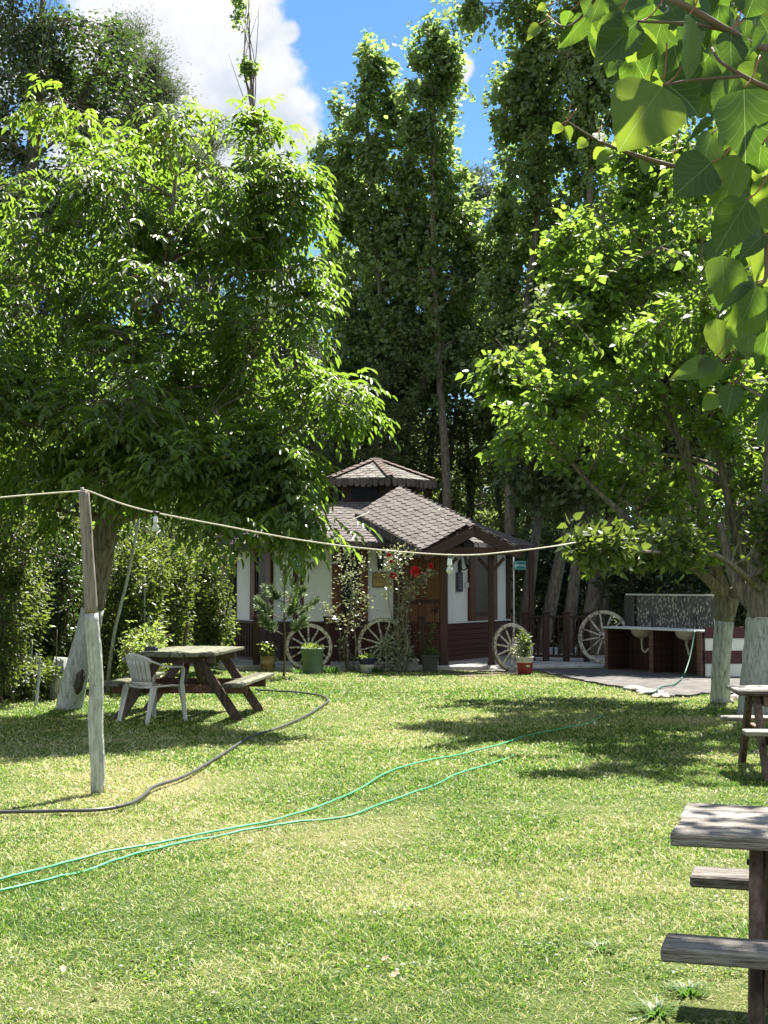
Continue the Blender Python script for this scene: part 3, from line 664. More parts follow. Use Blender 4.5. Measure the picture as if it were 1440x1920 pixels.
# gable closing wall between porch roof and main roof
mb = MB(); A_ = loc(PA); dA = loc(PD_)
mb.prism([dn(p[0], .07), dn(p[3], .07), dn(p[3], 1.0), dn(p[0], 1.4)], (.3, .35, 0)); mb.build('porch_back_wall', M['brown'], cot)
def post(px, Y, zt, w, z0=PZ):
    g = D(px, 1200, Y); m = MB(); m.box(loc((g.x, Y, (z0 + zt) / 2)), (w, w, zt - z0)); m.box(loc((g.x, Y, z0 + .03)), (w + .03, w + .03, .06)); return m.build('post', M['brown'], cot, bevel=.01)
post(832, 25.75, D(832, 1034, 25.75).z, .15); post(921, 25.85, D(921, 1036, 25.85).z, .11); post(744, 26.1, 2.25, .13)
post(997, 27.3, 2.32, .11); post(566, 26.2, 2.32, .07)
for px, Y, sg in ((921, 25.85, -1), (921, 25.85, 1), (832, 25.75, 1)):
    m = MB(); g = loc(D(px, 1060, Y)); m.beam(g + Vector((sg * .04, 0, -.1)), g + Vector((sg * .24, 0, .14)), .06, .06); m.build('brace', M['brown'], cot, bevel=.005)
m = MB(); g = D(963, 1150, 27.2); m.tube([loc((D(963.5, 1150, 27.1).x, 27.1, PZ)), loc((D(963.5, 1150, 27.1).x, 27.1, 2.3))], .014, 10); m.build('drain_pipe', M['whitepaint'], cot)
m = MB(); m.tube([wallpt(1, ucoord(872, 1), 1.62, .03), wallpt(1, ucoord(872, 1), 2.3, .03)], .011, 8); q = wallpt(1, ucoord(873, 1), 1.58, .03); m.box(q, (.08, .05, .09)); m.build('socket_box', M['whitepaint'], cot)
# white annex panel left of the cottage
# ---- railings
def railing(name, a, b, npost, nbal, label, h=.78, z0=PZ, turned=True, ends=(1, 1), hp=.86):
    a = Vector((*a, z0)); b = Vector((*b, z0)); r = empty(name, a); tag(r, label, 'railing', None)
    L = b - a; dz = Vector((0, 0, 1))
    m = MB(); m.beam(dz * h, L + dz * h, .09, .05); m.build('top_rail', M['brown'], r, bevel=.008)
    m = MB(); m.beam(dz * .1, L + dz * .1, .06, .05); m.build('bottom_rail', M['brown'], r, bevel=.006)
    for k in range(npost):
        if k == 0 and not ends[0]: continue
        if k == npost - 1 and not ends[1]: continue
        c = L * (k / (npost - 1)); m = MB(); m.box(c + dz * hp / 2, (.12, .12, hp)); m.box(c + dz * (hp + .02), (.15, .15, .035)); m.build('post', M['brown'], r, bevel=.006)
    pr = [(.022, .0), (.022, .1), (.014, .13), (.026, .25), (.016, .38), (.024, .52), (.014, .6), (.022, .63), (.022, .66)]
    mesh = None
    for k in range(nbal):
        t = (k + .5) / nbal; c = L * t + dz * .12
        if min(abs(t - j / (npost - 1)) for j in range(npost)) * L.length < .09: continue
        if mesh is None:
            m = MB(); m.lathe([(q[0], q[1] * (h - .14) / .66) for q in pr], n=8); o = m.build('baluster', M['brown'], r); mesh = o.data
        else: o = bpy.data.objects.new('baluster', mesh); C.objects.link(o); o.parent = r
        o.location = c
    return r
nw = G(481, 1257, 0); nw = (D(481, 1200, 25.85).x, 25.85)
railing('railing', (D(328, 1200, 31.5).x, 31.5), nw, 4, 34, 'dark brown turned-baluster railing running back beside the left of the cottage', ends=(1, 0))
railing('railing', nw, (D(745, 1200, 26.05).x, 26.0), 3, 20, 'dark brown railing along the front left of the cottage patio', ends=(1, 0))
railing('railing', (D(752, 1200, 26).x, 26.0), (D(828, 1200, 26).x, 25.95), 3, 5, 'short dark railing in front of the brown cottage door', ends=(0, 0), h=.76)
railing('railing', (D(986, 1200, 27.3).x, 27.3), (D(1100, 1200, 26.9).x, 26.9), 4, 12, 'dark brown railing between the cottage and the tall wagon wheel by the basins', h=.86, hp=.92)

# ---- lanterns
def lantern(p, nrm, label, k=1.0):
    """wall lantern: oval back plate, scrolled arm, glazed body"""
    n = Vector(nrm).normalized(); d = Vector((-n.y, n.x, 0)); r = empty('wall_lantern', p); tag(r, label, 'lantern', 'black wall lanterns on the cottage')
    m = MB(); poly = [d * (.06 * math.cos(a)) + Vector((0, 0, .13 * math.sin(a))) for a in [2 * math.pi * i / 16 for i in range(16)]]; m.prism(poly, n * .025); m.build('back_plate', M['iron'], r)
    m = MB(); m.tube([Vector((0, 0, -.03)) + n * .02, n * .08 + Vector((0, 0, -.09)), n * .16 + Vector((0, 0, -.05)), n * .16 + Vector((0, 0, .0))], .011, 6); m.build('arm', M['iron'], r)
    c = n * .17; m = MB(); m.lathe([(.035, .0), (.045, .02), (.005, -.05)], c, 6); m.lathe([(.085, .20), (.09, .215), (.05, .25), (.012, .28), (.015, .30), (0.002, .32)], c, 6)
    for i in range(6):
        a = 2 * math.pi * i / 6; e = d * math.cos(a) + n * math.sin(a); m.beam(c + e * .042 + Vector((0, 0, .02)), c + e * .078 + Vector((0, 0, .2)), .007, .007)
    m.lathe([(.043, .012), (.045, .024)], c, 6); m.build('cage', M['iron'], r)
    m = MB(); m.lathe([(.04, .02), (.074, .2)], c, 6); g = m.build('glass', M['lampglass'], r)
    m = MB(); m.lathe([(.001, .04), (.02, .05), (.022, .13), (.001, .15)], c, 8); m.build('candle_bulb', M['whitepaint'], r)
    return r
mg, ntg = newmat('clear_glass'); gb = N(ntg, 'ShaderNodeBsdfPrincipled'); gb.inputs['Transmission Weight'].default_value = 0.9; gb.inputs['Roughness'].default_value = .05; gb.inputs['IOR'].default_value = 1.1
ng = N(ntg, 'ShaderNodeTexNoise'); ntg.links.new(ng.outputs['Fac'], gb.inputs['Coat Weight']); go = N(ntg, 'ShaderNodeOutputMaterial'); ntg.links.new(gb.outputs[0], go.inputs['Surface']); M['lampglass'] = mg
wp = wallpt(0, ucoord(713, 0), 1.6 + (1095 - 1058) / 96., .0) + OFS
lantern(wp, (0, -1, 0), 'black wall lantern on the white wall above the gold plaque')
wp = wallpt(1, ucoord(862, 1), 1.6 + (1095 - 1060) / 97., .0) + OFS; n1_ = (wallpt(1, 1, 1, 1) - wallpt(1, 1, 1, 0))
lantern(wp, n1_, 'black scroll-arm wall lantern under the porch above the dark notice board')
# ---- signs
def txt(body, size, mat, parent, M4, name='lettering', ext=.002, bold=0):
    cu = bpy.data.curves.new('t', 'FONT'); cu.body = body; cu.size = size; cu.extrude = ext; cu.align_x = 'CENTER'; cu.align_y = 'CENTER'; cu.offset = bold
    to = bpy.data.objects.new('t', cu); C.objects.link(to); bpy.context.view_layer.update()
    me = bpy.data.meshes.new_from_object(to.evaluated_get(bpy.context.evaluated_depsgraph_get())); bpy.data.objects.remove(to)
    me.materials.clear(); me.materials.append(mat); o = bpy.data.objects.new(name, me); C.objects.link(o); o.parent = parent; o.matrix_local = M4; return o
def frame_mat(n, p):
    """local frame whose +Z looks along n; x to the viewer's right"""
    n = Vector(n).normalized(); x = Vector((-n.y, n.x, 0)); y = Vector((0, 0, 1)); m = Matrix((x, y, n)).transposed().to_4x4(); m.translation = Vector(p); return m
# gold plaque
r = empty('plaque', wallpt(0, ucoord(716, 0), 1.6 + (1095 - 1087) / 96., .01) + OFS); tag(r, 'gold plaque with brown lettering on the white front wall beside the roses', 'plaque')
m = MB(); m.box((0, -.008, 0), (.37, .012, .29)); m.build('board', M['ink'], r, bevel=.003)
m = MB(); m.box((0, -.018, 0), (.34, .012, .26)); m.build('plate', M['gold'], r, bevel=.003)
f0 = lambda z, x=0: frame_mat((0, -1, 0), (x, -.0245, z))
txt('BAY & BAYAN', .052, M['ink'], r, f0(.045), bold=.0012)
m = MB(); rr = random.Random(4)
for z, n, h in ((-.005, 9, .008), (-.045, 12, .014)):
    x = -.11
    while x < .11:
        w = rr.uniform(.008, .02); m.box((x + w / 2, -.0255, z), (w, .003, h)); x += w + .006
m.build('small_print', M['ink'], r)
# dark notice board
pp = wallpt(1, ucoord(860.5, 1), 1.6 + (1095 - 1091) / 97., .01) + OFS; nn = n1_.normalized(); r = empty('notice_board', pp, math.atan2(nn.y, nn.x) + math.pi / 2); tag(r, 'narrow dark notice board with pale lines of print on the porch wall', 'notice board')
m = MB(); m.box((0, -.01, 0), (.24, .02, .39)); m.build('board', M['signblack'], r, bevel=.003)
m = MB(); rr = random.Random(9)
for z, w in ((.13, .13), (.105, .14), (.065, .05), (.04, .11), (.0, .08), (-.02, .06), (-.055, .10), (-.075, .08), (-.115, .14), (-.135, .10)):
    x = -.06
    while x < -.06 + w:
        q = rr.uniform(.008, .022); m.box((x + q / 2, -.0215, z), (q, .003, .011)); x += q + .005
m.build('small_print', M['signgrey'], r)
# restroom signs
def wc(px, py, Y, w, h, text, label, female, rz=0, sz=.05):
    r = empty('restroom_sign', D(px, py, Y), rz); tag(r, label, 'sign', 'teal restroom signs hung on the cottage')
    m = MB(); m.box((0, 0, 0), (w, .014, h)); m.build('board', M['teal'], r, bevel=.003)
    m = MB(); t = .004; b = .012
    for c, d in (((0, -.009, h / 2 - b), (w - 2 * b, .004, t)), ((0, -.009, -h / 2 + b), (w - 2 * b, .004, t)), ((-w / 2 + b, -.009, 0), (t, .004, h - 2 * b - 2 * t)), ((w / 2 - b, -.009, 0), (t, .004, h - 2 * b - 2 * t))): m.box(c, d)
    m.build('border', M['signwhite'], r)
    m = MB(); x0 = -w / 2 + .042; m.lathe([(.001, -.002), (.012, -.002), (.012, .002), (.001, .002)], (0, 0, 0), 10)
    m.v = [(v[0] + x0, -.009 + v[2], v[1] + .042) for v in m.v]
    bd = [(-.006, .026), (.006, .026), (.022, -.012), (.008, -.012), (.008, -.05), (-.008, -.05), (-.008, -.012), (-.022, -.012)] if female else [(-.014, .026), (.014, .026), (.014, -.01), (.008, -.01), (.008, -.05), (-.008, -.05), (-.008, -.01), (-.014, -.01)]
    m.prism([(x0 + a, -.008, z) for a, z in bd], (0, -.003, 0)); m.build('figure', M['signwhite'], r)
    txt(text, sz, M['signwhite'], r, frame_mat((0, -1, 0), (.022, -.0085, -.002)), bold=.001)
    m = MB(); m.beam((-w / 2 + .03, 0, h / 2), (-w / 2 + .03, 0, h / 2 + .09), .005, .005); m.beam((w / 2 - .03, 0, h / 2), (w / 2 - .03, 0, h / 2 + .09), .005, .005); m.build('hanger', M['iron'], r)
wc(974.5, 1060, 27.0, .24, .17, 'BAYAN', 'teal hanging sign reading BAYAN at the right corner of the cottage', True, sz=.046)
wc(557.5, 1058, 26.1, .17, .20, 'BAY', 'teal hanging sign reading BAY beside the slim post left of the front window', False, R(20), .045)

# ================================================================ WAGON WHEELS
def wheel(px, py, Y, rad, lean, yaw, label, z0=0.02):
    g = D(px, py, Y); r = empty('wagon_wheel', (g.x, Y, z0)); r.rotation_euler = (lean, 0, yaw); tag(r, label, 'wagon wheel', 'old wooden wagon wheels in front of the cottage')
    c = Vector((0, 0, rad)); ns = 12
    m = MB(); n = 48; prof = [(rad, -.028), (rad, .028), (rad - .062, .024), (rad - .062, -.024)]; vs = []; fs = []
    for i in range(n):
        a = 2 * math.pi * i / n; j = random.uniform(-.002, .002)
        for q, y in prof: vs.append(c + Vector(((q + j) * math.cos(a), y, (q + j) * math.sin(a))))
    for i in range(n):
        for k in range(4): fs.append((i * 4 + k, i * 4 + (k + 1) % 4, ((i + 1) % n) * 4 + (k + 1) % 4, ((i + 1) % n) * 4 + k))
    m.add(vs, fs); m.build('rim', M['wheel'], r, bevel=.006)
    m = MB(); vs = []; fs = []; prof = [(rad + .009, -.025), (rad + .009, .025), (rad + .001, .025), (rad + .001, -.025)]
    for i in range(n):
        a = 2 * math.pi * i / n
        for q, y in prof: vs.append(c + Vector((q * math.cos(a), y, q * math.sin(a))))
    for i in range(n):
        for k in range(4): fs.append((i * 4 + k, i * 4 + (k + 1) % 4, ((i + 1) % n) * 4 + (k + 1) % 4, ((i + 1) % n) * 4 + k))
    m.add(vs, fs); m.build('iron_tyre', pm('rusty_iron', [(.05, .035, .03), (.22, .19, .16)], 12, rough=.8, bump=.4), r)
    ro = random.uniform(0, .5)
    for i in range(ns):
        a = 2 * math.pi * i / ns + ro; d = Vector((math.cos(a), 0, math.sin(a))); m = MB()
        m.tube([c + d * .06, c + d * .12, c + d * (rad * .6), c + d * (rad - .055)], [.016, .021, .018, .014], 7); m.build('spoke', M['wheel'], r)
    m = MB(); m.lathe([(.001, -.10), (.045, -.10), (.055, -.085), (.06, -.05), (.082, -.04), (.085, .04), (.06, .05), (.05, .10), (.001, .10)], (0, 0, 0), 18); m.v = [(v[0], v[2], v[1] + rad) for v in m.v]
    h = m.build('hub', M['wheel'], r); m = MB(); m.lathe([(.001, -.105), (.026, -.105), (.026, -.09), (.001, -.09)], (0, 0, 0), 12); m.v = [(v[0], v[2], v[1] + rad) for v in m.v]; m.build('axle_hole', M['iron'], h)
wheel(579, 1200, 25.45, .43, R(-10), R(4), 'old whitish wagon wheel behind the green bucket')
wheel(717, 1200, 25.35, .48, R(-8), R(-12), 'large old wagon wheel behind the climbing rose with red blooms')
wheel(966, 1210, 25.0, .44, R(-9), R(32), 'old wagon wheel behind the red and white pot at the porch corner')
wheel(1130, 1200, 26.4, .50, R(-6), R(-28), 'darker old wagon wheel at the left end of the tiled basin counter', PZ)

# ================================================================ POTS AND BUCKETS
def leafball(par, c, rad, n, mat, L, seed, shape='oval', Wr=.5, flat=1.0, name='foliage', up=.3):
    rng = np.random.default_rng(seed); u = unit(rng.normal(size=(n, 3))); P = np.array(c) + u * (rng.random(n) ** .5)[:, None] * np.array([rad[0], rad[1], rad[2]])
    A = unit(u * 1.0 + rng.normal(size=(n, 3)) * .5 + np.array([0, 0, up])); nn = rng.normal(size=(n, 3)) * .6 + np.array([0, 0, 1]); ll = L * (.6 + .7 * rng.random(n))
    V, Fc, nf = leaves_np(rng, P, A, nn, ll, ll * Wr, shape); return raw_mesh(name, V, Fc, M[mat], par, rnd=np.repeat(rng.random(n), nf))
def potroot(name, px, Y, z0, label, cat='pot', group='plant pots along the cottage front'):
    g = D(px, 1200, Y); r = empty(name, (g.x, Y, z0)); tag(r, label, cat, group); return r
def stems(par, n, h, spread, seed, r=.006, name='stem', lv=None, mat='twig', L=.07, lm='L_shrub'):
    rr = random.Random(seed); m = MB(); pts = []
    for i in range(n):
        a = rr.uniform(0, 6.28); t = Vector((math.cos(a) * spread * rr.random(), math.sin(a) * spread * rr.random(), h * rr.uniform(.75, 1)))
        b = Vector((t.x * .3, t.y * .3, 0)); q = bezs([b, b.lerp(t, .5) + Vector((rr.uniform(-.03, .03), rr.uniform(-.03, .03), 0)), t], 4); m.tube(q, [r * (1 - .6 * k / len(q)) for k in range(len(q))], 5); pts.append(q)
    m.build(name, M[mat], par); return pts
def leaves_on(par, paths, npl, L, mat, seed, shape='oval', Wr=.5, jit=.03, name='foliage', t0=.2, up=.2):
    rng = np.random.default_rng(seed); P = []
    for q in paths:
        for k in range(npl):
            t = t0 + (1 - t0) * rng.random(); i = min(len(q) - 2, int(t * (len(q) - 1))); P.append(q[i].lerp(q[i + 1], t * (len(q) - 1) - i))
    P = np.array([tuple(p) for p in P]) + rng.normal(size=(len(P), 3)) * jit; n = len(P)
    A = rng.normal(size=(n, 3)); A[:, 2] = A[:, 2] * .4 + up; nn = rng.normal(size=(n, 3)) * .5 + np.array([0, 0, 1]); ll = L * (.6 + .7 * rng.random(n))
    V, Fc, nf = leaves_np(rng, P, unit(A), nn, ll, ll * Wr, shape); return raw_mesh(name, V, Fc, M[mat], par, rnd=np.repeat(rng.random(n), nf))
r = potroot('flower_pot', 502, 25.5, .0, 'ochre tin pot with a bright leafy plant beside the newel post')
m = MB(); m.lathe([(.001, .0), (.115, .0), (.125, .02), (.13, .13), (.138, .135), (.138, .155), (.132, .16), (.145, .28), (.15, .285), (.138, .287), (.12, .23), (.001, .23)], n=22); m.build('pot', M['potochre'], r)
p_ = stems(r, 12, .52, .16, 3); 
for q in p_:
    for v in q: v.z += .0
leaves_on(r, p_, 34, .055, 'L_pale', 4, Wr=.6, t0=.4)
r = potroot('bucket', 586, 25.0, .0, 'tall green plastic bucket filled with pale cut greens in front of a wheel', 'bucket')
m = MB(); m.lathe([(.001, .0), (.155, .0), (.165, .02), (.20, .42), (.215, .425), (.215, .45), (.2, .455), (.185, .40), (.001, .38)], n=28); m.build('pot', M['bucketgreen'], r)
leafball(r, (0, 0, .44), (.19, .19, .06), 420, 'L_pale', .07, 11, 'kite', .22)
r = potroot('bucket', 688, 25.0, .0, 'low grey bucket with navy rim and yellow-green plants under the second wheel', 'bucket')
m = MB(); m.lathe([(.001, .0), (.12, .0), (.13, .16)], n=22); m.build('pot', M['plastic'], r); m = MB(); m.lathe([(.131, .16), (.145, .26), (.15, .275), (.135, .275), (.12, .2), (.001, .2)], n=22); m.build('rim', M['navy'], r)
leafball(r, (0, 0, .28), (.13, .13, .05), 160, 'L_pale', .06, 12, 'oval', .4)
r = potroot('flower_pot', 806, 25.3, .0, 'dark square plastic pot with a thin tall plant in front of the door')
m = MB(); w0, w1 = .12, .155
for (wa, za), (wb, zb) in (((w0, 0), (w1, .28)), ((w1 + .012, .28), (w1 + .012, .31))):
    m.add([(-wa, -wa, za), (wa, -wa, za), (wa, wa, za), (-wa, wa, za), (-wb, -wb, zb), (wb, -wb, zb), (wb, wb, zb), (-wb, wb, zb)], [(0, 1, 2, 3), (4, 5, 6, 7), (0, 1, 5, 4), (1, 2, 6, 5), (2, 3, 7, 6), (3, 0, 4, 7)])
m.build('pot', M['potdark'], r, bevel=.006); p_ = stems(r, 4, .95, .14, 8, .004, mat='L_shrub'); leaves_on(r, p_, 16, .10, 'L_shrub', 9, 'kite', .22, .02, t0=.55); leafball(r, (0, 0, .36), (.14, .14, .08), 150, 'L_shrub', .07, 13, 'kite', .3)
r = potroot('flower_pot', 984, 24.7, .0, 'red and white painted can pot with a climbing green plant leaning on a wheel')
m = MB(); m.lathe([(.001, .0), (.115, .0), (.125, .02), (.145, .21)], n=24); m.build('pot', M['red'], r); m = MB(); m.lathe([(.146, .21), (.156, .30), (.162, .31), (.15, .31), (.13, .24), (.001, .24)], n=24); m.build('rim', M['plastic'], r)
m = MB(); m.box((.04, -.141, .155), (.06, .004, .03)); m.build('paper_label', M['plastic'], r)
p_ = stems(r, 9, .78, .16, 18, .006); leaves_on(r, p_, 40, .06, 'L_shrub', 19, Wr=.6, jit=.035, t0=.3); leafball(r, (-.1, 0, .4), (.16, .12, .12), 200, 'L_rose', .05, 21)
r = potroot('flower_pot', 770, 25.7, .0, 'small grey block-shaped pot almost hidden behind the rose bush'); m = MB(); m.box((0, 0, .1), (.24, .2, .2)); m.box((0, 0, .21), (.26, .22, .03)); m.build('pot', M['concrete'], r, bevel=.01)
leafball(r, (0, 0, .26), (.1, .1, .06), 60, 'L_shrub', .06, 31)

# ---- pine sapling
g = G(532, 1270); r = empty('pine_sapling', g); tag(r, 'young pine sapling with soft blue-green needles beside the green bucket', 'sapling'); sc = 2600 / g.y
m = MB(); top = 1.94; trk = [Vector((0.0, 0, 0)), Vector((.02, 0, .6)), Vector((0, 0, 1.2)), Vector((.02, 0, top))]; q = bezs(trk, 5); m.tube(q, [.022 - .016 * k / len(q) for k in range(len(q))], 7); m.build('trunk', M['twig'], r)
rng = np.random.default_rng(40); m = MB(); NP = []; NA = []
def needlebranch(a, b, n, L):
    for k in range(n):
        t = rng.random() ** .8; NP.append(tuple(a.lerp(b, t))); u = rng.normal(size=3); d = np.array((b - a).normalized()); NA.append(d * 0.9 + u / np.linalg.norm(u) * .75)
for z, L_, nb in ((.72, .5, 4), (.98, .56, 5), (1.28, .40, 4)):
    for k in range(nb):
        a = 2 * math.pi * (k + .3 * z * 7) / nb; s_ = Vector((0, 0, z)); e = Vector((math.cos(a) * L_, math.sin(a) * L_, z + L_ * .62)); mid = s_.lerp(e, .5) - Vector((0, 0, .05)); q = bezs([s_, mid, e], 4); m.tube(q, [.009 - .005 * i / len(q) for i in range(len(q))], 5)
        for i in range(3, len(q) - 1): needlebranch(q[i], q[i + 1], 60, .1)
        for j in (-1, 1):
            e2 = mid + Vector((math.cos(a + j * .8), math.sin(a + j * .8), .45)) * L_ * .4; needlebranch(mid, e2, 50, .1)
needlebranch(Vector((0, 0, 1.45)), Vector((.02, 0, top)), 260, .1); m.build('branches', M['twig'], r)
NP = np.array(NP); NA = unit(np.array(NA)); n = len(NP); V, Fc, nf = leaves_np(rng, NP, NA, rng.normal(size=(n, 3)), np.full(n, .12), np.full(n, .0035), 'kite'); raw_mesh('needles', V, Fc, M['L_pine'], r, rnd=np.repeat(rng.random(n), nf))

# ---- climbing roses
def rosebloom(par, p, rad, seed):
    rng = np.random.default_rng(seed); n = 34; u = unit(rng.normal(size=(n, 3)) + np.array([0, 0, .4])); P = np.tile(np.array(p), (n, 1)) + u * rad * .25
    A = unit(u + np.array([0, 0, .5])); V, Fc, nf = leaves_np(rng, P, A, rng.normal(size=(n, 3)), np.full(n, rad), np.full(n, rad * 1.1), 'heart'); raw_mesh('bloom', V, Fc, M['rose'], par, rnd=np.repeat(rng.random(n), nf))
def rose(px, Y, label, canes, blooms, seed, npl=60, bush=None):
    g = D(px, 1200, Y); r = empty('climbing_rose', (g.x, Y, 0)); tag(r, label, 'rose bush', None); rr = random.Random(seed); m = MB(); paths = []
    for pts, rad in canes:
        w = [D(x, y, Y + rr.uniform(-.12, .12)) - Vector((g.x, Y, 0)) for x, y in pts]; q = bezs(w, 5); m.tube(q, [rad * (1 - .6 * i / len(q)) for i in range(len(q))], 6); paths.append(q)
    m.build('stem', M['bark'], r); leaves_on(r, paths, int(npl * 1.3), .07, 'L_rose', seed, Wr=.65, jit=.06, t0=.35)
    for i, (x, y, s_) in enumerate(blooms): rosebloom(r, tuple(D(x, y, Y - .15) - Vector((g.x, Y, 0))), s_ / (2600 / Y), seed + i)
    if bush:
        for i, (x, y, rx, ry, n) in enumerate(bush):
            c = D(x, y, Y) - Vector((g.x, Y, 0)); s_ = 2600 / Y; leafball(r, tuple(c), (rx / s_, .2, ry / s_), n, 'L_rose', .055, seed + 50 + i, Wr=.6, name='foliage')
rose(655, 25.5, 'tall thin climbing rose with pale leaves trained up the railing between the two wheels',
     [([(655, 1262), (652, 1230), (650, 1190), (657, 1150), (660, 1110), (655, 1075)], .03), ([(657, 1262), (668, 1220), (664, 1170), (668, 1120), (680, 1070), (685, 1045)], .018), ([(652, 1262), (640, 1200), (632, 1150), (628, 1090), (632, 1045)], .008), ([(650, 1200), (690, 1140), (668, 1100)], .006), ([(640, 1150), (622, 1158), (606, 1138)], .004), ([(652, 1262), (645, 1225), (648, 1195)], .02)], [(649, 1086, 0)] [:0], 61, 50,
     bush=[(655, 1085, 22, 50, 150), (650, 1040, 30, 18, 70), (665, 1150, 25, 40, 90), (660, 1240, 26, 18, 80)])
rose(745, 25.2, 'climbing rose with red blooms growing up the dark post beside the brown door',
     [([(750, 1262), (748, 1220), (745, 1170), (748, 1120), (745, 1070), (740, 1040)], .035), ([(756, 1262), (762, 1200), (752, 1140), (775, 1090), (815, 1072)], .014), ([(754, 1262), (762, 1170), (760, 1110), (750, 1050), (745, 1030)], .016), ([(740, 1180), (728, 1120), (732, 1080), (735, 1050)], .007), ([(757, 1150), (780, 1110), (800, 1080)], .006), ([(760, 1262), (768, 1220), (764, 1150)], .012), ([(750, 1200), (757, 1150), (764, 1100)], .02)],
     [(779, 1072, 9), (737, 1081, 6.5), (808, 1062, 4.5), (729, 1042, 4.5), (733, 1053, 3.5)], 71, 60,
     bush=[(745, 1040, 40, 18, 130), (735, 1070, 22, 28, 90), (770, 1105, 22, 28, 70), (728, 1225, 32, 32, 300), (745, 1190, 25, 35, 260), (750, 1235, 35, 24, 230), (795, 1078, 24, 10, 22)])
# pine/yellow rose bud on the plaque side
# ================================================================ BASIN COUNTER
ca = Vector((4.06, 25.5, 0)); cb = Vector((5.36, 23.45, 0)); ex = (cb - ca).normalized(); nrm = Vector((ex.y, -ex.x, 0)); 
if nrm.y > 0: nrm = -nrm
Lc = (cb - ca).length; rz = math.atan2(ex.y, ex.x)
r = empty('washbasin_counter', ca + Vector((0, 0, .04)), rz); tag(r, 'outdoor washbasin counter with white top, dark brown tiled niches and pebble splashback', 'counter')
# local: x along the front, -y towards the viewer (nrm), +y back
m = MB(); m.box((Lc / 2, .52, .375), (Lc - .02, .06, .75)); m.box((.72 * .5 + 0, .49, .02), (Lc * .46, .0, .0)); m.build('niche_back', M['tile'], r)
for x, w in ((.04, .08), (Lc * .5, .09), (Lc - .05, .10)):
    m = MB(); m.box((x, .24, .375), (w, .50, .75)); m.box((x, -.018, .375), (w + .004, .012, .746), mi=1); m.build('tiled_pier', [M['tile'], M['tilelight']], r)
m = MB(); m.box((Lc / 2 + .0, .25, .765), (Lc + .06, .60, .03)); m.build('top', M['whitepaint'], r, bevel=.006)
for x in (Lc * .30, Lc * .76):
    m = MB(); m.lathe([(.22, .0), (.205, -.06), (.15, -.13), (.05, -.165), (.001, -.17)], (x, .22, .75), 22, sy=.85); b_ = m.build('basin', M['ceramic'], r)
    m = MB(); q = bezs([(x, .22, .59), (x, .22, .47), (x + .02, .22, .38), (x + .09, .22, .34), (x + .15, .22, .39), (x + .2, .24, .40)] if x < Lc * .5 else [(x, .22, .59), (x, .22, .5), (x + .04, .22, .4), (x + .06, .22, .33)], 4); m.tube(q, .022, 10); m.tube([(x, .22, .60), (x, .22, .55)], .033, 10); m.build('trap', M['ceramic'], b_)
    m = MB(); m.tube(bezs([(x, .47, .78), (x, .46, .95), (x, .40, .98), (x, .34, .93)], 3), .012, 8); m.build('tap', M['iron'], r)
m = MB(); m.box((Lc * .5 + .13, .57, 1.06), (Lc - .24, .05, .58)); m.build('splashback', M['pebble'], r)
m = MB(); m.box((.02, .57, 1.06), (.20, .06, .58)); m.build('splashback_side', M['potdark'], r)
m = MB(); m.box((Lc * .5, .57, 1.365), (Lc + .06, .10, .028)); m.build('splashback_cap', M['plastic'], r, bevel=.004)
r = empty('low_wall', (5.42, 23.45, .04)); tag(r, 'low wall striped maroon and white behind the whitewashed tree trunk', 'wall')
m = MB(); m.box((.32, .15, .39), (.66, .3, .78)); m.build('wall', M['plaster'], r, bevel=.01)
m = MB()
for z, h in ((.33, .22), (.74, .19)): 
    m.box((.32, -.004, z), (.664, .016, h)); m.box((.655, .15, z), (.012, .30, h))
m.build('tile_band', M['maroon'], r)
# counter hose
m = MB(); pts = [D(1303, 1183, 23.3), D(1300, 1200, 23.2), D(1293, 1235, 22.9), D(1284, 1262, 22.6), G(1277, 1273, .07), G(1262, 1284, .07), G(1240, 1288, .07), G(1228, 1297, .07), G(1210, 1300, .05)]
m.tube(bezs(pts, 5), .012, 8); tag(m.build('garden_hose', M['hosedark']), 'thin dark green hose hanging from the basin counter to the path', 'hose')
# ================================================================ LAMP POLE AND CABLE
base = G(183, 1488); r = empty('lamp_pole', base); tag(r, 'leaning round wooden pole with its lower half whitewashed, carrying a cable', 'pole')
sc = base.y; wp = [D(x, y, base.y) - base for x, y in [(183, 1486), (183, 1430), (179, 1350), (181, 1290), (176, 1210), (171, 1150), (168, 1090), (163, 1010), (160, 960), (157, 921)]]
rad = [.052, .056, .058, .055, .056, .053, .050, .047, .045, .042]
q = bezs(wp, 4); rq = list(np.interp(np.linspace(0, 9, len(q)), range(10), rad)); cut = 5 * 4
m = MB(); m.tube(q[:cut + 1], [float(x) for x in rq[:cut + 1]], 16, wob=.04); m.build('whitewashed_half', M['lime'], r)
m = MB(); m.tube(q[cut:], [float(x) - .002 for x in rq[cut:]], 16, wob=.04); m.build('bare_half', pm('pole_wood', [(.09, .07, .06), (.22, .185, .16), (.33, .29, .26)], 6, (6, 6, .6), .85, .7, 12), r)
m = MB(); t = q[-1]; m.tube([t + Vector((-.012, 0, -.01)), t + Vector((-.012, 0, .03))], [.008, .012], 8); m.build('insulator', M['ceramic'], r)
mb = MB(); tp = base + q[-1]
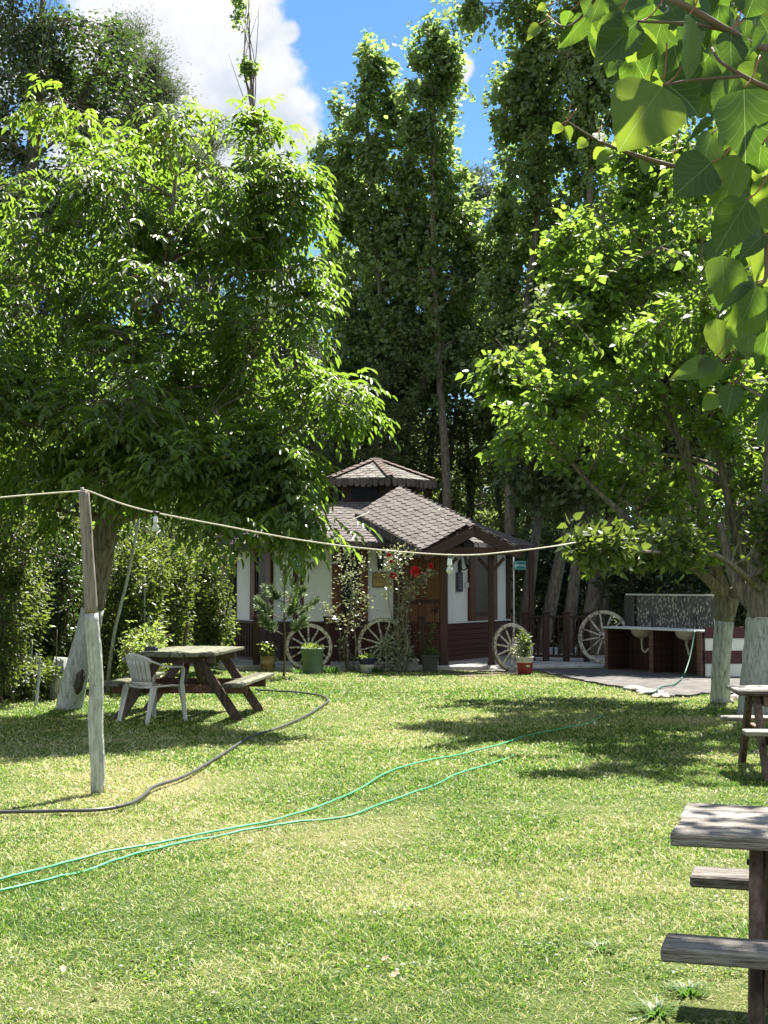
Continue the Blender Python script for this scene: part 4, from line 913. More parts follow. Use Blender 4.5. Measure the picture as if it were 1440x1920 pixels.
# cable: left span, and right span sagging to the mulberry limb
cp = [D(-260, 958, 10.1), D(-100, 945, 10.3), D(0, 933, 10.45), D(80, 926, 10.6), tp + Vector((-.03, 0, .0)), tp + Vector((.035, -.01, .002)), D(230, 945, 10.72), D(300, 963, 10.8), D(420, 986, 10.9), D(560, 1012, 11.1), D(700, 1030, 11.3), D(860, 1041, 11.6), D(960, 1034, 11.8), D(1040, 1024, 12.1), D(1105, 1014, 12.8), D(1200, 1010, 14.2), D(1345, 1010, 16.8)]
cb_ = bezs(cp, 6); mb.tube(cb_, .006, 8); cab = mb.build('light_cable', M['rope']); tag(cab, 'pale cable strung from the whitewashed pole across the garden to the tree', 'cable')
def bulb(px, py, Y, label, k=1.0):
    p = D(px, py, Y); r = empty('light_bulb', p); tag(r, label, 'bulb', 'bulbs hung from the pale cable'); s = k
    m = MB(); m.tube([(0, 0, .012), (0.003, 0, -.035 * s)], .004, 6); m.tube([(-.03, 0, .004), (.03, 0, -.004)], .010, 8); m.build('wire', M['iron'], r)
    m = MB(); m.lathe([(.001, -.03 * s), (.017 * s, -.035 * s), (.022 * s, -.05 * s), (.022 * s, -.085 * s), (.025 * s, -.09 * s), (.025 * s, -.098 * s), (.018 * s, -.1 * s)], n=16); m.build('socket', M['whitepaint'], r)
    m = MB(); m.lathe([(.014 * s, -.098 * s), (.018 * s, -.11 * s), (.030 * s, -.132 * s), (.033 * s, -.148 * s), (.028 * s, -.167 * s), (.015 * s, -.179 * s), (.001, -.182 * s)], n=20); m.build('glass', M['bulb'], r)
bulb(292, 961, 10.79, 'bare bulb in white socket near the pole, first along the cable', .82)
bulb(843, 1041, 11.58, 'bare bulb in white socket in front of the cottage porch', .86)
bulb(1103, 1014, 12.8, 'bare bulb in white socket among the right hand tree leaves', .9)
# cable on the cottage roof
m = MB(); m.tube(bezs([D(560, 985, 26.2), D(620, 984, 26.1), D(660, 974, 26.2), D(692, 960, 26.6)], 6), .008, 6); tag(m.build('roof_cable', M['rope']), 'short white cable slung below the porch roof edge over the lower roof', 'cable')
c = D(832, 956, 26.45); m = MB(); m.tube([c + Vector((.09 * math.cos(a) * (1 + .2 * (i % 2)), .06 * math.sin(a), .05 * math.sin(a) * .8)) for i, a in enumerate([i * .5 for i in range(24)])], .006, 6); tag(m.build('cable_loop', M['rope']), 'small loop of white cable lying on the porch roof ridge', 'cable')

# ================================================================ PICNIC TABLES
def picnic(px0, label, loc_, rz, L, W, top, bench, boff, bw, wood, legwood, nplank=5, over=.28, rnd_end=False, foot=None, bl=None, tt=.04):
    r = empty('picnic_table', loc_, rz); tag(r, label, 'picnic table', 'wooden picnic tables on the lawn'); bl = bl or L
    m = MB(); pw = W / nplank
    for k in range(nplank):
        y = -W / 2 + pw * (k + .5); 
        if rnd_end:
            e = .22 * (2 * y / W) ** 2
        else: e = random.uniform(-.008, .008)
        m.box((0, y, top - tt / 2 + random.uniform(-.002, .002)), (L - 2 * e, pw - .012, tt))
    m.build('table_top', M[wood], r, bevel=.006)
    for sgn in (-1, 1):
        m = MB(); nb = 2 if bw > .2 else 1
        for k in range(nb): m.box((0, sgn * boff + (k - (nb - 1) / 2) * bw / nb, bench - tt / 2), (bl, bw / nb - .006, tt))
        m.build('bench', M[wood], r, bevel=.007)
    xs_ = L / 2 - over
    for sx in (-1, 1):
        x = sx * xs_
        for sgn in (-1, 1):
            f = foot if foot else boff + .02
            m = MB(); m.beam((x + sx * .03, sgn * W * .22, top - tt - .003), (x + sx * .03, sgn * f, -.02), .11, .05, up=(1, 0, 0)); m.build('leg', M[legwood], r, bevel=.006)
        m = MB(); m.beam((x - sx * .035, -boff - bw / 2 + .03, bench - tt - .055), (x - sx * .035, boff + bw / 2 - .03, bench - tt - .055), .05, .10); m.build('bench_support', M['redwood'], r, bevel=.006)
        m = MB(); m.beam((x - sx * .035, -W / 2 + .05, top - tt - .05), (x - sx * .035, W / 2 - .05, top - tt - .05), .05, .09); m.build('top_support', M[legwood], r, bevel=.006)
        m = MB(); m.beam((x - sx * .08, 0, bench - .08), (x * .25, 0, top - tt - .02), .045, .09, up=(0, 1, 0)); m.build('brace', M[legwood], r, bevel=.006)
        m = MB()
        for sgn in (-1, 1):
            m.lathe([(.001, 0), (.010, 0), (.010, .008), (.001, .01)], (0, 0, 0), 8); nv = len(m.v) - 32
            for i in range(nv, len(m.v)):
                v = m.v[i]; m.v[i] = (x + sx * (.056 + v[2]), sgn * (W * .24) + v[0], top - tt - .07 + v[1])
        m.build('bolt', M['iron'], r)
    return r
picnic(0, 'weathered green-topped picnic table with rounded ends under the big walnut tree', (-2.35, 17.0, 0), R(84), 2.1, .95, .80, .46, .72, .24, 'greenwood', 'legwood', 6, .45, True)
p0 = (G(1267, 1563, .78) + G(1311, 1505, .78)) / 2
ang = R(-17); L2 = 1.75; ax = Vector((math.cos(ang), math.sin(ang), 0)); c2 = p0 + ax * (L2 / 2 - .03)
picnic(0, 'small silvery grey picnic table cut by the near right edge of the photo', (c2.x, c2.y, 0), ang, L2, .66, .78, .485, .55, .20, 'oldwood', 'legwood', 4, .30, bl=1.76, tt=.045, foot=.56)
p0 = (G(1374, 1300, .72) + G(1367, 1286, .72)) / 2; p0.y = 11.9; p0.x = (1370 - 720) / 2600 * 11.9; ang = R(-5); ax = Vector((math.cos(ang), math.sin(ang), 0)); c3 = p0 + ax * .85
picnic(0, 'old picnic table beside the far right whitewashed trunk, half out of the picture', (c3.x, c3.y, 0), ang, 1.7, .66, .715, .42, .60, .20, 'oldwood', 'legwood', 4, .20, bl=1.72)
# thing lying on the left table
m = MB(); c = D(283, 1217, 16.55); m.tube(bezs([c + Vector((-.07, 0, .0)), c + Vector((-.03, .02, .01)), c + Vector((.03, .01, .012)), c + Vector((.08, 0, 0))], 3), [.02, .035, .035, .03, .03, .03, .032, .03, .03, .02], 8); m.v = [(v[0], v[1], max(v[2] - c.z + .82, .804)) for v in m.v]; tag(m.build('ashtray', M['potdark']), 'small dark dish lying on the green picnic table', 'dish')

# ================================================================ PLASTIC CHAIR
r = empty('garden_chair', G(281, 1357) + Vector((0, .25, 0)), R(-42)); tag(r, 'old white plastic garden armchair with slatted back at the picnic table', 'chair')
# local: +y faces forward (seat front), back at -y
def sweep(m, pts, w, t, n=5):
    """flat ribbon of width w (vector list allowed) and thickness t along points; w direction given per point"""
    pass
m = MB(); sw = .235
# seat shell, slightly dished
gx = 9; gy = 8; top_ = []; 
for j in range(gy):
    for i in range(gx):
        u = i / (gx - 1) * 2 - 1; v = j / (gy - 1) * 2 - 1; w = sw * (.88 + .12 * (v + 1) / 2)
        top_.append((u * w, v * .22, .435 - .018 * (1 - u * u) * (1 - v * v * .5) - (.03 * max(0, v - .6) / .4) + .008 * v))
vs = top_ + [(x, y, z - .022) for x, y, z in top_]; k = gx * gy; fs = []
for j in range(gy - 1):
    for i in range(gx - 1):
        a = j * gx + i; fs.append((a, a + 1, a + gx + 1, a + gx)); fs.append((k + a, k + a + gx, k + a + gx + 1, k + a + 1))
for i in range(gx - 1): fs += [(i, k + i, k + i + 1, i + 1), (k - gx + i, k - gx + i + 1, 2 * k - gx + i + 1, 2 * k - gx + i)]
for j in range(gy - 1): fs += [(j * gx, (j + 1) * gx, k + (j + 1) * gx, k + j * gx), (j * gx + gx - 1, k + j * gx + gx - 1, k + (j + 1) * gx + gx - 1, (j + 1) * gx + gx - 1)]
m.add(vs, fs, sm=True); m.build('seat', M['plastic'], r)
# backrest: curved slats, bottom band, crown rail
def back(u, z):   # point on the curved back surface, u -1..1
    t = (z - .42) / .40; hw = .175 + .05 * t; return Vector((u * hw, -.21 - .10 * t + .055 * (u * u) , z))
m = MB()
def patch(u0, u1, z0, z1, n=6, nz=5, zc=None):
    vs = []; fs = []; 
    for j in range(nz + 1):
        for i in range(n + 1):
            u = u0 + (u1 - u0) * i / n; z = z0 + (z1 - z0) * j / nz
            if zc: z = zc(u, j / nz, z0, z1)
            vs.append(back(u, z))
    N1 = len(vs); vs += [v + Vector((0, -.012, 0)) for v in vs]
    for j in range(nz):
        for i in range(n):
            a = j * (n + 1) + i; fs.append((a, a + 1, a + n + 2, a + n + 1)); fs.append((N1 + a, N1 + a + n + 1, N1 + a + n + 2, N1 + a + 1))
    ring = [i for i in range(n + 1)] + [j * (n + 1) + n for j in range(1, nz + 1)] + [nz * (n + 1) + i for i in range(n - 1, -1, -1)] + [j * (n + 1) for j in range(nz - 1, 0, -1)]
    for i in range(len(ring)): a, b = ring[i], ring[(i + 1) % len(ring)]; fs.append((a, N1 + a, N1 + b, b))
    m.add(vs, fs, sm=True)
patch(-1, 1, .415, .475, 10, 2)
cur = lambda u, j, a, b: a + (.795 - .05 * u * u - .0 - a) * j if True else 0
patch(-1.08, 1.08, .70, .80, 14, 3, zc=lambda u, j, a, b: (.715 - .03 * abs(u)) + (.805 - .055 * u * u - (.715 - .03 * abs(u))) * j)
ns = 7
for s in range(ns):
    u0 = -1 + 2 * s / ns + .035; u1 = -1 + 2 * (s + 1) / ns - .035; patch(u0, u1, .47, .72, 2, 5)
patch(-.75, .75, .585, .615, 8, 1) if False else None
m.build('backrest', M['plastic'], r)
def ribbon(m, pts, wd, w, t):
    """solid ribbon; wd = width direction per point"""
    vs = []; fs = []; n = len(pts)
    for i, p in enumerate(pts):
        p = Vector(p); tg = (Vector(pts[min(i + 1, n - 1)]) - Vector(pts[max(i - 1, 0)])).normalized(); d = Vector(wd[i]).normalized(); nn = tg.cross(d).normalized(); ww = w[i] / 2
        vs += [p + d * ww + nn * t / 2, p - d * ww + nn * t / 2, p - d * ww - nn * t / 2, p + d * ww - nn * t / 2]
    for i in range(n - 1):
        for k in range(4): fs.append((i * 4 + k, i * 4 + (k + 1) % 4, (i + 1) * 4 + (k + 1) % 4, (i + 1) * 4 + k))
    fs += [(3, 2, 1, 0), (n * 4 - 4, n * 4 - 3, n * 4 - 2, n * 4 - 1)]; m.add(vs, fs, sm=False)
for s in (-1, 1):
    m = MB(); pts = bezs([(s * .235, -.27, .735), (s * .275, -.2, .70), (s * .295, -.05, .655), (s * .295, .10, .645), (s * .285, .19, .635), (s * .27, .215, .58), (s * .262, .21, .50), (s * .255, .20, .42)], 4)
    n = len(pts); wd = [Vector((s, 0, -.5)).lerp(Vector((s, 0, 0)), min(1, i / (n * .5))) for i in range(n)]; ribbon(m, pts, wd, [.055] * n, .018); m.build('armrest', M['plastic'], r, bevel=.004)
    for y0, y1, x1 in ((.20, .245, .28), (-.20, -.30, .25)):
        m = MB(); pts = [Vector((s * .235, y0, .43)), Vector((s * (.235 + x1) / 2, (y0 + y1) / 2, .22)), Vector((s * x1, y1, 0))]
        ribbon(m, pts, [(s, 0, 0)] * 3, [.085, .06, .045], .012); pts2 = [p + Vector((-s * .0, (.02 if y0 > 0 else -.02), 0)) for p in pts]
        ribbon(m, [p + Vector((s * w, 0, 0)) for p, w in zip(pts, (.038, .026, .018))], [(0, 1, 0)] * 3, [.07, .05, .04], .012); m.build('leg', M['plastic'], r, bevel=.003)

# ================================================================ HOSES, STONES, LITTER
def hose(px, rad, mat, label, z=None, name='garden_hose', wig=0):
    rr = random.Random(len(px)); pts = [G(x, y, 0) for x, y in px]; q = bezs(pts, 6); m = MB(); q = [Vector((p.x + rr.uniform(-wig, wig), p.y + rr.uniform(-wig, wig), (z if z is not None else rad) + rr.uniform(0, wig) - (0 if not wig else .014 * max(0, math.sin(i_ * .42 + z * 300) - .2) + (.014 if p.y > 14.5 else 0)))) for i_, p in enumerate(q)]
    m.tube(q, rad, 10); o = m.build(name, M[mat]); return tag(o, label, 'hose')
hose([(-60, 1533), (0, 1533), (100, 1531), (190, 1528), (245, 1516), (270, 1500), (290, 1484), (350, 1462), (420, 1420), (470, 1388), (520, 1372), (570, 1350), (605, 1328), (615, 1318), (600, 1309), (560, 1303), (510, 1300), (480, 1298)], .013, 'hoseblack', 'thick black rubber hose curling across the lawn from the left edge', z=.038)
hose([(-80, 1680), (0, 1660), (150, 1618), (300, 1590), (450, 1558), (560, 1533), (620, 1512), (680, 1482), (740, 1450), (830, 1426), (900, 1412), (950, 1398), (985, 1383), (1040, 1372), (1095, 1360), (1130, 1345)], .007, 'hosegreen', 'bright green garden hose lying across the lawn, the upper and longer of two', z=.032, wig=.003)
hose([(-80, 1695), (0, 1679), (100, 1655), (180, 1632), (260, 1608), (380, 1578), (470, 1562), (550, 1549), (660, 1533), (720, 1512), (800, 1482), (860, 1456), (930, 1434), (965, 1418)], .007, 'hosegreen', 'bright green garden hose lying across the lawn, the lower of two', z=.024, wig=.003)
def stone(px, py, sx, sy, sz, seed, label, rz=0):
    rng = np.random.default_rng(seed); g = G(px, py); bm = bmesh.new(); bmesh.ops.create_icosphere(bm, subdivisions=2, radius=1)
    for v in bm.verts:
        f = 1 + rng.uniform(-.16, .16); v.co = Vector((v.co.x * sx * f, v.co.y * sy * f, max(-.3, v.co.z) * sz * f))
    me = bpy.data.meshes.new('stone'); bm.to_mesh(me); bm.free(); me.materials.append(M['stone']); o = bpy.data.objects.new('stone', me); C.objects.link(o); o.location = (g.x, g.y, .02); o.rotation_euler.z = rz; tag(o, label, 'stone', 'stones at the edge of the paving'); return o
for i, (px, py, sx, sy, sz, lb) in enumerate([(925, 1258, .16, .12, .07, 'flat stone at the foot of the right porch post'), (962, 1263, .13, .1, .05, 'pale flat stone below the third wagon wheel'), (905, 1256, .1, .1, .06, 'small brown stone left of the right porch post'),
        (1218, 1302, .22, .18, .06, 'pale broken slab at the ragged end of the path edge'), (1190, 1296, .15, .2, .06, 'grey broken slab next to the pale one at the path edge'), (1240, 1308, .16, .12, .05, 'small sunlit lump of concrete below the basin counter'),
        (1385, 1312, .14, .14, .08, 'rough brown stone between the two whitewashed trunks'), (1362, 1318, .1, .1, .06, 'small stone at the foot of the whitewashed mulberry')]): stone(px, py, sx, sy, sz, 80 + i, lb, i)
rr = random.Random(12)
LEAFLAB = ['dry pale leaf alone in the middle of the near lawn', 'dry leaf right of centre, left of its close neighbour', 'small dry leaf just below and right of another, nearest the bench', 'dry leaf in the bottom left straw patch, upper of two', 'dry leaf in the bottom left straw patch, lower of two', 'brown leaf just above the bright green hoses', 'brown leaf beside the upper green hose, left of the other', 'dry leaf in mid lawn above the green hoses', 'brown leaf close below the lower green hose', 'dry leaf lowest of the three right of centre']
for i, (px, py) in enumerate([(535, 1743), (680, 1783), (722, 1815), (118, 1836), (182, 1876), (370, 1550), (276, 1590), (640, 1390), (470, 1590), (740, 1846)]):
    g = G(px, py); m = MB(); a = rr.uniform(0, 6.28); d = Vector((math.cos(a), math.sin(a), 0)); e = Vector((-d.y, d.x, 0)); s_ = rr.uniform(.013, .021); z = .035
    P = [d * -s_, d * -.3 * s_ + e * .7 * s_ + Vector((0, 0, .012)), d * .5 * s_ + e * .5 * s_ + Vector((0, 0, .015)), d * s_ + Vector((0, 0, .02)), d * .5 * s_ - e * .6 * s_ + Vector((0, 0, .01)), d * -.3 * s_ - e * .6 * s_]
    m.add([p + Vector((0, 0, z)) for p in P] + [Vector((0, 0, z + .002))], [(k, (k + 1) % 6, 6) for k in range(6)]); o = m.build('fallen_leaf', M['dryleaf']); o.location = g
    tag(o, LEAFLAB[i], 'leaf', 'dry leaves scattered on the lawn')

# ================================================================ GRASS
rng = np.random.default_rng(21)
def grass(n_list):
    PV = []; PF = []; RN = []; off = 0
    for (ya, yb, dens, hh, ww) in n_list:
        area = 0.5 * (0.31 * yb + 1.2 + 0.31 * ya + 1.2) * 2 * (yb - ya); n = int(area * dens)
        y = ya + (yb - ya) * rng.random(n); x = (rng.random(n) * 2 - 1) * (0.31 * y + 1.2)
        keep = ~((y > 25.5)); dr_ = dry(x, y)
        tuft = vnoise(x, y, 9)
        keep &= rng.random(n) > np.clip((dr_ - .75) * 1.0, 0, .4)
        x, y, dr_, tuft = x[keep], y[keep], dr_[keep], tuft[keep]; n = len(x)
        h = hh * (.45 + .75 * rng.random(n)) * (.85 + .4 * tuft) * (1.1 - .45 * dr_); w = ww * (.7 + .6 * rng.random(n)); a = rng.random(n) * 6.283; lean = h * (.35 + 1.15 * rng.random(n)); th = rng.random(n) * 6.283
        dx, dy = np.cos(a), np.sin(a); lx, ly = np.cos(th) * lean, np.sin(th) * lean; z0 = np.full(n, -.012)
        B = np.stack([x, y, z0], 1); sd_ = np.stack([dx, dy, 0 * dx], 1) * w[:, None] / 2; md = np.stack([lx * .35, ly * .35, h * .62], 1); tp_ = np.stack([lx, ly, h * (.95 - .35 * rng.random(n))], 1)
        V = np.stack([B - sd_, B + sd_, B + md + sd_ * .8, B + md - sd_ * .8, B + tp_], 1).reshape(-1, 3); o = (np.arange(n) * 5)[:, None] + off
        PV.append(V); PF.append((o + np.array([[0, 1, 2, 3]]), o + np.array([[3, 2, 4]]))); off += len(V)
        t = np.clip(dr_ * .95 + (rng.random(n) - .5) * 1.15 + .05 - .25 * (vnoise(x, y, 22) > .72) * (y < 12), 0, 1); RN.append(t)
    F4 = np.concatenate([f[0] for f in PF]); F3 = np.concatenate([f[1] for f in PF]); rn = np.concatenate(RN)
    return np.concatenate(PV), [F4, F3], np.concatenate([rn, rn])
def grassm():
    m, nt = newmat('grass_blade'); at = N(nt, 'ShaderNodeAttribute'); at.attribute_name = 'rnd'
    col = ramp(nt, at.outputs['Fac'], [(0, (0.035, 0.085, 0.010)), (.28, (0.125, 0.20, 0.025)), (.52, (0.27, 0.345, 0.055)), (.76, (0.46, 0.47, 0.15)), (1.0, (0.62, 0.56, 0.34))])
    b = N(nt, 'ShaderNodeBsdfPrincipled'); nt.links.new(col, b.inputs['Base Color']); b.inputs['Roughness'].default_value = .5; b.inputs['Specular IOR Level'].default_value = .35
    t = N(nt, 'ShaderNodeBsdfTranslucent'); nt.links.new(ramp(nt, at.outputs['Fac'], [(0, (.12, .30, .03)), (.5, (.26, .42, .06)), (1, (.45, .40, .20))]), t.inputs['Color'])
    mx = N(nt, 'ShaderNodeMixShader'); mx.inputs[0].default_value = .35; nt.links.new(b.outputs[0], mx.inputs[1]); nt.links.new(t.outputs[0], mx.inputs[2]); o = N(nt, 'ShaderNodeOutputMaterial'); nt.links.new(mx.outputs[0], o.inputs['Surface']); return m
Vg, Fg, rg_ = grass([(3.0, 5.5, 24000, .036, .0044), (5.5, 8, 14000, .040, .0056), (8, 12, 7000, .044, .0080), (12, 18, 3000, .048, .012), (18, 25.6, 1300, .05, .018)])
gmat = grassm(); o = raw_mesh('grass', Vg, Fg, gmat, None, rnd=rg_); tag(o, 'short sunlit lawn grass with straw-coloured worn patches', 'grass', kind='stuff')
# clover and broad-leaved weeds mixed into the lawn
n = 60000; y = 3.6 + 9 * rng.random(n) ** 1.3; x = (rng.random(n) * 2 - 1) * (.31 * y + .3); k_ = (vnoise(x, y, 3.1) * .6 + vnoise(x, y, 9) * .4) > .64; x = x[k_]; y = y[k_]; n = len(x)
P = np.stack([x, y, .012 + .02 * rng.random(n)], 1); A = rng.normal(size=(n, 3)); A[:, 2] = .15 * rng.random(n); ll = .010 + .010 * rng.random(n)
V, Fc, nf = leaves_np(rng, P, unit(A), rng.normal(size=(n, 3)) * .35 + np.array([0, 0, 1]), ll, ll * .9, 'oval'); o = raw_mesh('clover', V, Fc, M['L_mul'], None, rnd=np.repeat(rng.random(n) * .6, nf)); tag(o, 'patches of dark clover growing through the lawn', 'clover', kind='stuff')
def tuft(px, py, n, h, spread, seed, label):
    g = G(px, py); rng = np.random.default_rng(seed); V = []; F = []
    for i in range(n):
        a = rng.random() * 6.28; rr_ = spread * rng.random() ** .7; b = np.array([math.cos(a) * rr_ * .4, math.sin(a) * rr_ * .4, 0]); d = np.array([math.cos(a), math.sin(a), 0]); s = np.array([-d[1], d[0], 0]) * rng.uniform(.003, .006); H = h * rng.uniform(.5, 1)
        k = len(V); V += [b - s, b + s, b + d * rr_ * .5 + s * .9 + [0, 0, H * .8], b + d * rr_ * .5 - s * .9 + [0, 0, H * .8], b + d * rr_ * 1.2 + [0, 0, H * .85]]; F.append((k, k + 1, k + 2, k + 3)); F.append((k + 3, k + 2, k + 4, k + 4))
    F4 = [f for f in F if f[2] != f[3]]; F3 = [f[:3] for f in F if f[2] == f[3]]
    o = raw_mesh('grass_tuft', np.array(V), [F4, F3], gmat, None, rnd=np.concatenate([rng.random(len(F4)) * .18] * 2)); o.location = g; tag(o, label, 'grass', 'taller green tufts in the lawn')
tuft(1292, 1868, 100, .05, .09, 1, 'dark green weed tuft under the near right bench'); tuft(1232, 1905, 90, .05, .11, 2, 'dark green weed tuft at the bottom edge left of the near bench'); tuft(620, 1262, 120, .16, .25, 3, 'longer grass at the foot of the green bucket'); tuft(700, 1262, 120, .16, .3, 4, 'longer grass in front of the low navy-rimmed bucket'); tuft(560, 1262, 80, .12, .2, 5, 'longer grass between the pine sapling and the green bucket'); tuft(1128, 1783, 80, .035, .08, 6, 'small bright green clump in the open lawn at lower right')
tuft(360, 1230, 150, .28, .5, 7, 'tall grass behind the left picnic table'); tuft(250, 1262, 120, .25, .5, 8, 'tall grass behind the garden chair')
# ================================================================ TREES
def tp(px, py, Y=None):
    return G(px, py) if Y is None else D(px, py, Y)
# big walnut on the left
b = G(128, 1330)
tree('walnut_tree', [(b + Vector((0, 0, -.05)), .17), (D(146, 1250, 17.7), .15), (D(168, 1170, 17.7), .145), (D(184, 1080, 17.6), .15), (D(196, 1010, 17.5), .15), (D(215, 900, 17.4), .13), (D(250, 750, 17.3), .11), (D(300, 560, 17.2), .06), (D(330, 330, 17.2), .02)],
     [pb(300, 440, 17.3, 240, 190, 1.9), pb(90, 420, 17.2, 180, 200, 1.8), pb(430, 400, 17, 130, 150, 1.5), pb(505, 430, 16.8, 80, 105, 1.0), pb(250, 700, 17, 320, 230, 2.3), pb(480, 670, 16.8, 140, 130, 1.6), pb(630, 730, 16.3, 85, 38, .5, .8), pb(545, 800, 16.4, 75, 75, .8), pb(430, 880, 16.2, 150, 80, 1.0, 1.8), pb(560, 905, 15.8, 60, 35, .5, .5), pb(420, 970, 15.7, 60, 30, .5, .35), pb(560, 985, 15.6, 50, 22, .3, .22),
      pb(130, 830, 16.8, 200, 160, 2.0), pb(330, 870, 16.4, 220, 110, 1.8), pb(95, 215, 17.2, 45, 60, .5, .35), pb(475, 240, 17, 45, 60, .5, .4), pb(330, 240, 17.2, 60, 50, .6, .3), pb(200, 270, 17.2, 50, 40, .5, .25), pb(560, 540, 16.6, 40, 70, .5, .4), pb(560, 370, 16.8, 35, 45, .5, .3), pb(545, 330, 16.8, 50, 40, .4, .25), pb(-60, 700, 17, 150, 250, 1.6)],
     18, 170, 1800, 4, 'oval', 'L_walnut', 101, 'large walnut tree with drooping bright leaflets and a limewashed leaning trunk, left', shell=.62, L=.118, Wr=.40, droop=.22, twl=.6, compound=True, clump=300, cr=.36, lime_z=1.3, barkm='bark')
m = MB(); c = D(150, 1272, 17.5); m.tube(bezs([c + Vector((-.02, -.07, -.15)), c + Vector((.0, -.08, -.04)), c + Vector((.03, -.085, .08)), c + Vector((.05, -.08, .17))], 3), [.01, .03, .05, .06, .065, .066, .06, .05, .03, .01], 10, wob=.2); w_ = m.build('bark_scar', M['barkdark']); wt = [o for o in C.objects if o.name == 'walnut_tree'][0]; w_.parent = wt; w_.location = -b
# mulberry on the right
b = G(1350, 1318)
tree('mulberry_tree', [(b + Vector((0, 0, -.05)), .135), (D(1352, 1240, 18.6), .12), (D(1358, 1165, 18.6), .13), (D(1362, 1120, 18.6), .18)],
     [pb(1180, 520, 18.3, 130, 150, 1.4), pb(1180, 620, 16.4, 150, 120, .9), pb(1050, 760, 16.4, 110, 80, .7), pb(1330, 560, 16.0, 110, 120, .9), pb(1230, 430, 15.7, 120, 90, .8), pb(1400, 480, 15.3, 90, 150, .9), pb(1370, 330, 15, 90, 80, .8), pb(1280, 300, 15.3, 80, 60, .7), pb(1010, 700, 16, 60, 70, .6), pb(1000, 800, 20.6, 90, 60, .8, .7), pb(1160, 820, 20.8, 120, 90, 1.0, 1.2), pb(1270, 640, 20.8, 130, 130, 1.2, 1.5), pb(1100, 620, 20.6, 60, 70, .8, .6), pb(1120, 600, 15.8, 90, 80, .6), pb(1330, 430, 18.5, 150, 150, 1.5), pb(1060, 700, 18, 110, 110, 1.1), pb(1200, 760, 18.3, 200, 170, 1.9), pb(945, 680, 17.8, 50, 50, .5, .5), pb(1010, 830, 17.8, 95, 75, .9), pb(1150, 930, 17.9, 140, 90, 1.2), pb(1360, 700, 18.7, 130, 280, 1.8), pb(1110, 1030, 17.2, 85, 28, .4, .5), pb(1250, 290, 18.2, 90, 70, .8), pb(1090, 560, 18, 55, 130, .7, .8), pb(1080, 420, 18, 35, 60, .4, .3), pb(1290, 1010, 18, 110, 60, .9), pb(1180, 330, 18.2, 60, 60, .6, .4), pb(1480, 900, 18.5, 110, 200, 1.5), pb(905, 590, 17.8, 35, 22, .2, .15), pb(930, 850, 17.6, 40, 22, .2, .15)],
     14, 120, 2500, 14, 'heart', 'L_mul', 102, 'bright backlit mulberry tree with a whitewashed lower trunk beside the striped wall', shell=.55, L=.105, Wr=.66, droop=.15, twl=.6, lime_z=1.13, jit=.06, clump=230, cr=.34,
     stems=[[(D(1362, 1125, 18.6), .12), (D(1340, 1060, 18.5), .085), (D(1300, 900, 18.4), .06), (D(1230, 700, 18.3), .035), (D(1180, 450, 18.3), .012)], [(D(1362, 1125, 18.6), .10), (D(1390, 1050, 18.6), .07), (D(1360, 900, 18.6), .055), (D(1325, 760, 18.6), .045), (D(1318, 560, 18.5), .03), (D(1310, 330, 18.5), .01)], [(D(1360, 1120, 18.6), .10), (D(1315, 1075, 18.2), .06), (D(1200, 990, 17.9), .04), (D(1100, 900, 17.9), .025), (D(1000, 780, 17.9), .012)], [(D(1365, 1120, 18.6), .10), (D(1400, 1085, 18.4), .075), (D(1378, 1000, 18.4), .05), (D(1345, 850, 18.4), .035), (D(1300, 640, 18.4), .02)]])
b = G(1430, 1345)
tree('mulberry_tree', [(b + Vector((0, 0, -.05)), .30), (D(1426, 1280, 16.6), .235), (D(1430, 1180, 16.6), .20), (D(1432, 1150, 16.6), .21), (D(1420, 1080, 16.6), .13), (D(1440, 930, 16.6), .09), (D(1450, 700, 16.6), .05)],
     [pb(1120, 1028, 12.7, 62, 24, .3, .3), pb(1240, 1030, 14.2, 90, 35, .5, .5), pb(1455, 1000, 16.0, 45, 90, .5, .7), pb(1560, 800, 16.8, 140, 250, 1.5), pb(1520, 500, 16.8, 100, 150, 1.2), pb(1640, 1000, 16.6, 140, 120, 1.0)],
     8, 40, 700, 14, 'heart', 'L_shrub', 103, 'thick whitewashed tree trunk at the right edge with pale young leaves', shell=.45, L=.095, Wr=.6, droop=.1, lime_z=1.22, stems=[[(D(1430, 1110, 16.6), .045), (D(1340, 1040, 15), .028), (D(1220, 1035, 13.6), .016), (D(1110, 1028, 12.7), .010), (D(1075, 1030, 12.6), .004)], [(D(1430, 1150, 16.6), .13), (D(1395, 1110, 16.7), .10), (D(1370, 1060, 16.8), .07), (D(1350, 980, 16.9), .04)]])
